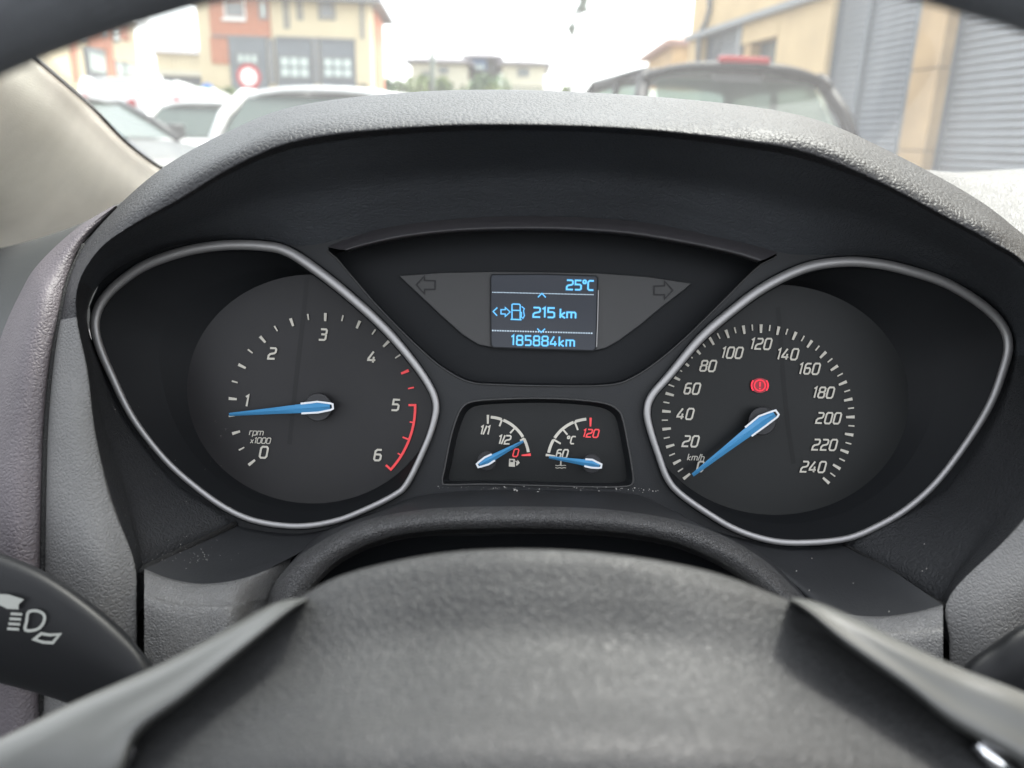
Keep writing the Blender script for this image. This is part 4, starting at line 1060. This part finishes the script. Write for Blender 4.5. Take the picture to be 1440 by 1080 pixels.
needle(tach, (447, 572.5), (322, 583), (468, 571.5), -.0075, 13.5, 4.5, split=.19, capr=19)
cR = (1066.3, 589.5)
for k in range(49):
    ang = 218.6 - 260.7 * k / 48; big = k % 2 == 0
    tick(spd, cR, 135.6, 133.4, ang, 12 if big else 8.5, 4.2 if big else 2.0, 3.0 if big else 1.7, M['print_white'], ZF)
for s_, x, y in (('20', 971.5, 620.5), ('40', 964, 582), ('60', 973.5, 546.5), ('80', 996, 514.5), ('100', 1029.5, 496), ('120', 1070, 483.5), ('140', 1107.5, 498),
                 ('160', 1138, 518.5), ('180', 1158, 552), ('200', 1165.5, 588), ('220', 1160, 625.5), ('240', 1144, 656.5)):
    text('numeral', s_, x, y, 15.0, M['print_white'], spd, ZF, w=2.35, shear=.24, gap=.24, rot=1.2, sx=.92)
text('numeral', '0', 985, 656, 14.0, M['print_white'], spd, ZF, w=2.4, shear=.2, sx=.9)
text('lettering', 'km/h', 979, 643, 9.0, M['print_white'], spd, ZF, w=1.15, shear=.24, gap=.2, rot=1.7)
needle(spd, (1072, 592), (974, 668), (1093, 580), -.0075, 15, 5, split=.2, capr=19)
# brake warning lamp
wl = mk('warning_lamp', at_z(circ(1068.5, 542, 13, 30, 10.5), ZF), [tuple(range(30))], M['lamp_red_dim'], spd, smooth=False, label='lit red brake warning symbol')
v, f = quad_strip(circ(1068.5, 542, 7.6, 28), 2.0, ZF + .0003, True); mk('symbol_ring', v, f, M['lamp_red'], wl, smooth=False) if False else None
def sym(parent, pts, w, mat, z=ZF + .0003, closed=False, name='symbol'):
    v, f = quad_strip(pts, w, z, closed); return mk(name, v, f, mat, parent, smooth=False)
sym(spd, circ(1068.5, 542, 7.6, 28), 1.7, M['lamp_red'], closed=True, name='warning_symbol')
for sg in (-1, 1):
    sym(spd, [(1068.5 + sg * 11.6 * math.cos(a), 542 + 11.6 * math.sin(a)) for a in [R_(-38 + 76 * i / 10) for i in range(11)]], 2.0, M['lamp_red'], name='warning_symbol')
sym(spd, [(1068.8, 537.2), (1068.6, 543.6)], 2.4, M['lamp_red'], name='warning_symbol'); sym(spd, [(1068.6, 545.4), (1068.5, 547.4)], 2.4, M['lamp_red'], name='warning_symbol')

mk('back_plate', [P(x, y, -.03) for x, y in ((140, 500), (1400, 500), (1400, 1000), (140, 1000))], [(0, 1, 2, 3)], M['recess'], cl, smooth=False)
# ---- recess with the information display
def scaled(l, c, kx, ky): return [(c[0] + (x - c[0]) * kx, c[1] + (y - c[1]) * ky) for x, y in l]
vin = [(x, y + (10 if y < 400 else 0)) for x, y in scaled(vR, (765, 430), .985, .97)]
bridge('display_recess', at_z(vR, 0.0), at_z(vin, -.016), M['recess'], cl, 2)
fill('recess_floor', at_z(vin, -.016), [], M['recess'], cl)
# raised rim of the recess, upper band and lower edge highlight
M['brow'] = plain('brow', (0.035, 0.033, 0.036), rough=0.5)
band_o = [(460,349),(500,334),(560,318),(640,309),(720,306),(800,307),(890,313),(980,328),(1050,344),(1094,357)]
band_i = [(490,352),(520,344),(570,334),(640,326),(720,323),(800,324),(885,330),(970,344),(1030,357),(1066,368)]
loft('recess_brow', [[(a[0], a[1] - 2, .0005), (a[0] * .5 + b_[0] * .5, a[1] * .5 + b_[1] * .5, .0035), (b_[0], b_[1], .003), (b_[0], b_[1] + 2, -.012)] for a, b_ in zip(band_o, band_i)], 6, 5, M['brow'], cl)
tube('recess_edge', [P(x, y, .0004) for x, y in [q for q in spl2(vrec, 5)][45:]], .00035, M['panel_grey'], cl, n=6)
panel = [(562,388),(620,383.5),(690,382),(765,382.5),(840,384),(910,389),(972,398.5),(960,409),(930,432),(900,457),(870,479),(852,489),(838,492.5),(765,491),(690,488),(672,484),(650,470),(620,443),(590,415)]
ZP = -.0145
pn = fill('display_panel', at_z(panel, ZP), [], M['panel_grey'], cl)
tube('panel_edge', at_z(panel, ZP), .00022, M['housing'], pn, closed=True, n=6)
def arrow(cx, cy, s, d):
    pts = [(cx - d * 13 * s, cy), (cx - d * 2 * s, cy - 12 * s), (cx - d * 2 * s, cy - 6 * s), (cx + d * 12 * s, cy - 5.4 * s), (cx + d * 12 * s, cy + 6 * s), (cx - d * 2 * s, cy + 6 * s), (cx - d * 2 * s, cy + 12 * s)]
    return pts
sym(cl, arrow(599, 400.5, 1.05, 1), 1.9, M['arrow_dark'], ZP + .0004, True, 'turn_arrow')
sym(cl, arrow(932.5, 408, 1.05, -1), 1.9, M['arrow_dark'], ZP + .0004, True, 'turn_arrow')
lcd_o = [(692,386),(765,385.5),(838,388),(840.5,391),(839.5,440),(838,490),(834,493),(765,491),(694,488.5),(690.5,485),(690,440),(690,390)]
lcd = mk('display_screen', at_z(lcd_o, ZP + .0008) + at_z(lcd_o, ZP), [tuple(range(12))] + [(k, (k + 1) % 12, 12 + (k + 1) % 12, 12 + k) for k in range(12)], M['lcd'], cl, smooth=False, label='blue lit display reading 25 degrees, 215 km and 185884 km')
sym(lcd, lcd_o, 1.6, M['recess'], ZP + .0012, True, 'screen_bezel')
sym(lcd, [(841.5, 408), (840.5, 450), (839, 488)], 1.0, M['satin'], ZP + .0014, False, 'screen_bezel')
ZL = ZP + .0011
def ltext(s, x0, x1, yc, h, w=2.1, gap=.2, sx=None, rot=1.5):
    tot1 = sum(GLY[c][0] for c in s); tgt = (x1 - x0 - w) / h; sx = (tgt - gap * (len(s) - 1)) / tot1
    text('glow', s, (x0 + x1) / 2, yc, h, M['lcd_glow'], lcd, ZL, w=w + 2.4, shear=0, gap=gap, rot=rot, sx=sx)
    return text('lettering', s, (x0 + x1) / 2, yc, h, M['lcd_text'], lcd, ZL + .0002, w=w, shear=0, gap=gap, rot=rot, sx=sx)
ltext('25oC', 796, 836, 401, 13.6)
ltext('215', 749, 781, 439.5, 13.8)
ltext('km', 787, 810.5, 441, 13.0, w=2.1)
ltext('185884km', 718, 808.5, 479.5, 13.6, gap=.26, w=1.9)
def lsym(pts, w=1.3, closed=False):
    sym(lcd, pts, w + 2, M['lcd_glow'], ZL, closed, 'glow'); sym(lcd, pts, w, M['lcd_text'], ZL + .0002, closed, 'symbol')
lsym([(756.5, 418), (762, 412.5), (767.5, 418.3)]); lsym([(755.5, 462), (761, 467.5), (766.5, 462.3)])
lsym([(699.5, 432.5), (693.5, 438), (699, 444)])
lsym([(704.5, 435.5), (710.5, 435.5), (710.5, 432.5), (717.5, 438.7), (710.5, 445), (710.5, 441.5), (704.5, 441.5)], 1.2, True)
lsym([(720, 449), (720, 428.5), (721.5, 427.5), (730, 427.8), (731.5, 429), (731.5, 449.5)], 1.4); lsym([(718, 449), (733.5, 449.6)], 1.5); lsym([(720, 436.3), (731.5, 436.6)], 1.3)
lsym([(731.5, 438), (733.5, 440), (733, 446), (735.5, 447.5), (737.4, 444), (736.2, 437), (737.3, 434), (733.5, 431)], 1.1)
V, Fc = [], []
for (a, b_, n_) in (((693, 411), (834, 414.4), 70), ((693, 464.8), (832, 468.6), 40)):
    for k in range(n_):
        x = a[0] + (b_[0] - a[0]) * k / (n_ - 1); y = a[1] + (b_[1] - a[1]) * k / (n_ - 1); r = .62 if n_ > 50 else .95
        i = len(V); V += [P(x - r, y - r, ZL), P(x + r, y - r, ZL), P(x + r, y + r, ZL), P(x - r, y + r, ZL)]; Fc.append((i, i + 1, i + 2, i + 3))
mk('dotted_line', V, Fc, M['lcd_dots'], lcd, smooth=False)

# ---- small gauges
gin = scaled(gR, (757, 625), .93, .90)
bridge('gauge_recess', at_z(gR, 0.0), at_z(gin, -.008), M['housing'], cl, 2)
ZG = -.008
fill('gauge_floor', at_z(gin, ZG), [], M['dial_right'], cl)
gflat = scaled(gR, (757, 625), .86, .80)
tube('gauge_lip', [P(x, y, .0003) for x, y in gR], .00045, M['panel_grey'], cl, closed=True, n=6)
def arcs(parent, c, r, a0, a1, w, mat, n=14):
    v, f = quad_strip([(c[0] + math.cos(R_(a0 + (a1 - a0) * i / n)) * r, c[1] - math.sin(R_(a0 + (a1 - a0) * i / n)) * r) for i in range(n + 1)], w, ZG + .0005)
    return mk('scale_arc', v, f, mat, parent, smooth=False)
disc = circ(685, 648, 14, 30)
fg = mk('fuel_gauge', at_z(disc, ZG + .0003), [tuple(range(30))], M['hub_cap'], cl, smooth=False, label='small fuel gauge on the left')
cF = (685.6, 644.4)
arcs(fg, cF, 58, 85.5, 70, 4, M['print_white']); arcs(fg, cF, 58, 67.5, 31, 4, M['print_white']); arcs(fg, cF, 58, 28, 8.5, 4, M['print_white'])
zg = ZG + .0006
tick(fg, cF, 61, 61, 89.5, 12.5, 3.4, 2.4, M['print_white'], zg); tick(fg, cF, 58, 58, 69.5, 10, 2.6, 2.4, M['print_white'], zg); tick(fg, cF, 57, 57, 48, 9.5, 2.2, 2.4, M['print_white'], zg)
tick(fg, cF, 61, 61, 4.8, 13, 3.8, 2, M['print_red'], zg); tick(fg, cF, 59, 59, 28.5, 7, 3, 2, M['print_white'], zg)
text('lettering', '1/1', 682, 604.8, 12.0, M['print_white'], fg, zg, w=2.1, shear=.2, gap=.14); text('lettering', '1/2', 709.5, 618.3, 12.0, M['print_white'], fg, zg, w=2.1, shear=.2, gap=.14)
text('lettering', '0', 725.4, 636.8, 10.5, M['print_red'], fg, zg, w=1.8, shear=.22)
mk('pump_symbol', [P(x, y, zg) for x, y in ((715.5,656),(716,645),(724,645.5),(724,656.5))], [(0,1,2,3)], M['print_white'], fg, smooth=False)
sym(fg, [(725, 648), (727.3, 650.5), (726, 654.5)], 1.3, M['print_white'], zg); mk('pump_symbol', [P(x, y, zg) for x, y in ((727.8,646.5),(731,650.8),(726.6,655))], [(0,1,2)], M['print_white'], fg, smooth=False)
mk('pump_symbol', [P(x, y, zg + .0003) for x, y in ((717.6,647),(721.8,647.2),(721.8,649.8),(717.6,649.6))], [(0,1,2,3)], M['arrow_dark'], fg, smooth=False)
needle(fg, (684.5, 648), (736, 620.5), (671.5, 654.8), -.0025, 9.5, 3.6, split=.18, capr=12.5)
tg = mk('temperature_gauge', at_z(circ(832, 652, 14, 30), ZG + .0003), [tuple(range(30))], M['hub_cap'], cl, smooth=False, label='small coolant temperature gauge on the right')
cT = (829, 647.8)
arcs(tg, cT, 58.5, 94.5, 110, 4, M['print_white']); arcs(tg, cT, 58.5, 112.5, 147, 4, M['print_white']); arcs(tg, cT, 58.5, 150, 169, 4, M['print_white'])
tick(tg, cT, 62, 62, 172.5, 13, 3.6, 2.4, M['print_white'], zg); tick(tg, cT, 59, 59, 149.5, 12, 2.6, 2.4, M['print_white'], zg); tick(tg, cT, 57, 57, 130.5, 9, 2.4, 2.4, M['print_white'], zg); tick(tg, cT, 59, 59, 110.8, 13, 2.6, 2.4, M['print_white'], zg)
tick(tg, cT, 60.5, 60.5, 88.5, 12.5, 3.4, 2.2, M['print_red'], zg)
text('lettering', '120', 830.8, 609.3, 11.0, M['print_red'], tg, zg, w=1.9, shear=.22, gap=.22); text('lettering', 'oC', 803, 618.8, 10.5, M['print_white'], tg, zg, w=1.9, shear=.2, gap=.26, sx=.95); text('lettering', '60', 790.5, 638, 11.5, M['print_white'], tg, zg, w=2.0, shear=.22, gap=.22, sx=.9)
sym(tg, [(788.8, 644), (788.5, 655)], 2.0, M['print_white'], zg)
for y in (654.2, 657.6): sym(tg, [(781, y), (784, y + .8), (787, y), (790, y + .8), (793, y), (796, y + .5)], 1.0, M['print_white'], zg)
needle(tg, (832, 652), (772, 643), (845.5, 655.3), -.0025, 9.5, 3.6, split=.16, capr=12.5)

# ------------------------------------------------------------------ steering wheel
sw = inside('steering_wheel', P(740, 1400, .15), 'black leather steering wheel in front of the instruments, grey wedge-shaped spokes', 'steering wheel')
hubst = []
rows = [[(430,862,.128),(500,822,.128),(600,794,.128),(720,785,.128),(860,792,.128),(1000,818,.128),(1110,862,.128)],
        [(398,855,.142),(480,810,.144),(600,781,.145),(720,772,.146),(860,779,.145),(1000,804,.144),(1125,850,.142)],
        [(374,880,.146),(468,826,.149),(597,794,.150),(720,785,.151),(865,792,.150),(1008,820,.149),(1150,872,.147)],
        [(290,925,.146),(445,870,.153),(590,836,.154),(720,828,.155),(870,834,.154),(1035,862,.153),(1226,918,.146)],
        [(205,995,.149),(420,935,.159),(585,905,.160),(720,900,.161),(875,905,.160),(1060,928,.159),(1325,985,.149)],
        [(150,1065,.154),(395,1010,.170),(580,985,.173),(720,980,.174),(880,985,.173),(1085,1005,.170),(1410,1052,.154)],
        [(120,1170,.160),(375,1100,.182),(575,1080,.187),(720,1080,.188),(885,1080,.187),(1100,1095,.182),(1480,1150,.160)],
        [(150,1300,.172),(375,1280,.186),(575,1280,.191),(720,1280,.192),(885,1280,.191),(1100,1280,.186),(1440,1300,.172)]]
loft('hub', rows, 10, 10, M['hub_leather'], sw)
def spoke(pts, label):
    s_ = []
    for (ux, uy), (lx, ly), z in pts:
        mx, my = ux * .45 + lx * .55, uy * .45 + ly * .55
        s_.append([(ux + (lx - ux) * .05, uy + (ly - uy) * .05 + 4, z - .012), (ux, uy, z - .003), (ux * .8 + lx * .2, uy * .8 + ly * .2, z + .002), (mx, my, z + .004), (ux * .12 + lx * .88, uy * .12 + ly * .88, z + .006), (lx, ly, z + .003), (lx + (lx - ux) * .03, ly + 6, z - .012)])
    return loft('spoke_trim', s_, 8, 4, M['spoke_trim'], sw, label=label)
spoke([((433,841),(431,843),.150),((387,848),(412,855),.152),((317,886),(352,905),.155),((225,934),(264,978),.158),((102,988),(197,1030),.160),((0,1038),(172,1090),.162),((-140,1100),(130,1190),.162)], 'left grey spoke trim')
spoke([((1111,841),(1113,843),.150),((1146,846),(1135,858),.152),((1200,868),(1189,905),.155),((1262,899),(1277,968),.158),((1350,939),(1340,1018),.160),((1440,974),(1440,1075),.162),((1580,1040),(1560,1150),.162)], 'right grey spoke trim')
tube('chrome_accent', [P(182, 1045, .160), P(168, 1072, .161), P(150, 1110, .161)], .0022, M['chrome'], sw, n=10)
tube('chrome_accent', [P(1376, 1042, .160), P(1398, 1068, .161), P(1430, 1100, .161)], .0022, M['chrome'], sw, n=10)
cw = Vector((.0075, -.1268, D - .090)); Rw = .196
rim = []
tilt = R_(2)
for k in range(96):
    a = 2 * math.pi * k / 96
    rim.append(cw + Vector((math.cos(a) * Rw, math.sin(a) * Rw * math.cos(tilt), -math.sin(a) * Rw * math.sin(tilt))))
rim_r = .0135
tube('rim', rim, rim_r, M['rim_leather'], sw, closed=True, n=20)

# ------------------------------------------------------------------ stalks
def stalk(name, pts, label, icons):
    o = inside(name, P(*pts[-1][1], .085) if False else P(pts[-1][0][0], pts[-1][0][1], .085), label, 'stalk')
    s_ = []
    for (ux, uy), (lx, ly), z in pts:
        mx, my = (ux + lx) / 2, (uy + ly) / 2
        s_.append([(mx, my, z - .014), (ux * .9 + mx * .1, uy * .9 + my * .1 + 2, z - .010), (ux, uy, z - .003), (ux * .8 + mx * .2, uy * .8 + my * .2, z + .003), (mx, my, z + .0055), (lx * .8 + mx * .2, ly * .8 + my * .2, z + .003), (lx, ly, z - .003), (lx * .9 + mx * .1, ly * .9 + my * .1 - 2, z - .010), (mx, my, z - .014)])
    b = loft('arm', s_, 8, 4, M['stalk'], o)
    return o, b
ls_, lb_ = stalk('indicator_stalk', [((-200,735),(-200,925),.075),((-80,750),(-80,940),.078),((0,778),(0,960),.08),((60,803),(55,975),.081),((120,842),(100,990),.082),((175,888),(160,1010),.082),((215,933),(215,1020),.081),((280,990),(280,1060),.07)],
    'black indicator stalk with white headlamp symbols at the lower left', None)
def icon(pts, w, closed=False, z=.0872):
    v, f = quad_strip(pts, w, z, closed); return mk('symbol', v, f, M['icon'], ls_, smooth=False)
def solid_icon(pts, z=.0872): return mk('symbol', [P(x, y, z) for x, y in pts], [tuple(range(len(pts)))], M['icon'], ls_, smooth=False)
solid_icon([(-6, 835), (12, 836), (34, 843), (26, 850), (26, 857), (10, 856), (-6, 848)])
icon([(v.x, v.y) for v in spline([Vector((x, y, 0)) for x, y in ((36, 886), (37.5, 873), (40, 861), (52, 859), (62, 865), (61, 876), (52, 885))], 4, closed=True)], 4.0, True)
for k in range(4): icon([(15 - k * 1.6, 863 + k * 7.0), (31 - k * 1.4, 864 + k * 7.0)], 3.6)
icon([(48, 899), (58, 891), (70, 893), (84, 892), (74, 904), (60, 903)], 4.0, True)
rs_, rb2 = stalk('wiper_stalk', [((1320,985),(1320,1060),.07),((1355,937),(1360,1030),.08),((1400,903),(1400,1010),.081),((1440,878),(1440,1000),.082),((1520,850),(1520,985),.08),((1640,830),(1640,960),.075)],
    'black wiper stalk at the lower right edge', None)
v, f = quad_strip([(1437, 945), (1446, 958), (1452, 955)], 5, .0872); mk('symbol', v, f, M['icon'], rs_, smooth=False)

# ------------------------------------------------------------------ pillar, windscreen, cabin
pe = [(-25, 20, -.02), (42, 76, -.08), (90, 117, -.13), (130, 152, -.18), (180, 203, -.24), (235, 241, -.30), (300, 268, -.36)]
pil = inside('windscreen_pillar', P(200, 260, -.26), 'beige cloth-covered windscreen pillar at the upper left', 'pillar')
ps = []
for x, y, z in pe:
    ps.append([(x + 2, y + 2, z - .02), (x, y, z), (x - 14, y + 12, z + .012), (x - 60, y + 60, z + .030), (x - 150, y + 130, z + .030), (x - 300, y + 230, z + .0)])
loft('pillar_cover', ps, 8, 6, M['pillar_cloth'], pil)
tube('rubber_seal', spline([P(x + 1.5, y, z + .0005) for x, y, z in pe], 6), .0011, M['gasket'], pil, n=8)
# windscreen pane through the pillar edge
w1, w2 = worldP(P(235, 241, -.30)), worldP(P(42, 76, -.08))
dr = (w2 - w1).normalized()
ws = inside('windscreen', P(500, 240, -.35), 'clear dusty windscreen glass above the dashboard, flare haze in its film', 'windscreen')
def wpt(x, t): 
    b0 = w1 + dr * t; return Vector((b0.x + x, b0.y + .12 * (1 - abs(2 * x / 1.3 - 1) ** 2), b0.z))
gr = [[toI(wpt(-.0 + 1.3 * i / 12, -.25 + .8 * j / 8)) for i in range(13)] for j in range(9)]
V, Fc = grid_mesh(gr); mk('glass_pane', V, Fc, M['windscreen'], ws)
V, Fc = [], []
for k in range(26):
    t_ = k / 25; x = 45 + 58 * t_; y = 77 + 50 * t_
    ln = 17 * (1 - t_ * .45)
    p0 = P(x, y, -.085 - .055 * t_ - .004); p1 = P(x + ln * .95, y - ln * .62, -.085 - .055 * t_ - .004)
    d_ = (p1 - p0).normalized(); n_ = Vector((-d_.y, d_.x, 0)) * .00022; i = len(V)
    V += [p0 + n_ * 1.6, p0 - n_ * 1.6, p1 - n_ * .4, p1 + n_ * .4]; Fc.append((i, i + 1, i + 2, i + 3))
o = mk('frit_band', V, Fc, M['gasket'], ws, smooth=False, solid=-1); 
# doors, floor and seat of the cabin behind the camera; roof omitted to admit skylight
cab = thing('car_cabin', (0, 0, 0), 'doors of the car', None, kind='structure'); 
del cab['label']
box('door', -.66, -.60, -2.2, .35, .3, EYE - .09, M['door_card'], cab)
box('door', .95, 1.01, -2.2, .35, .3, EYE - .09, M['door_card'], cab)
box('floor', -.6, .95, -2.2, .9, .25, .3, M['door_card'], cab)
box('seat_back', -.25, .29, -.82, -.68, .3, EYE - .2, M['seat_dark'], cab, bevel=.03)
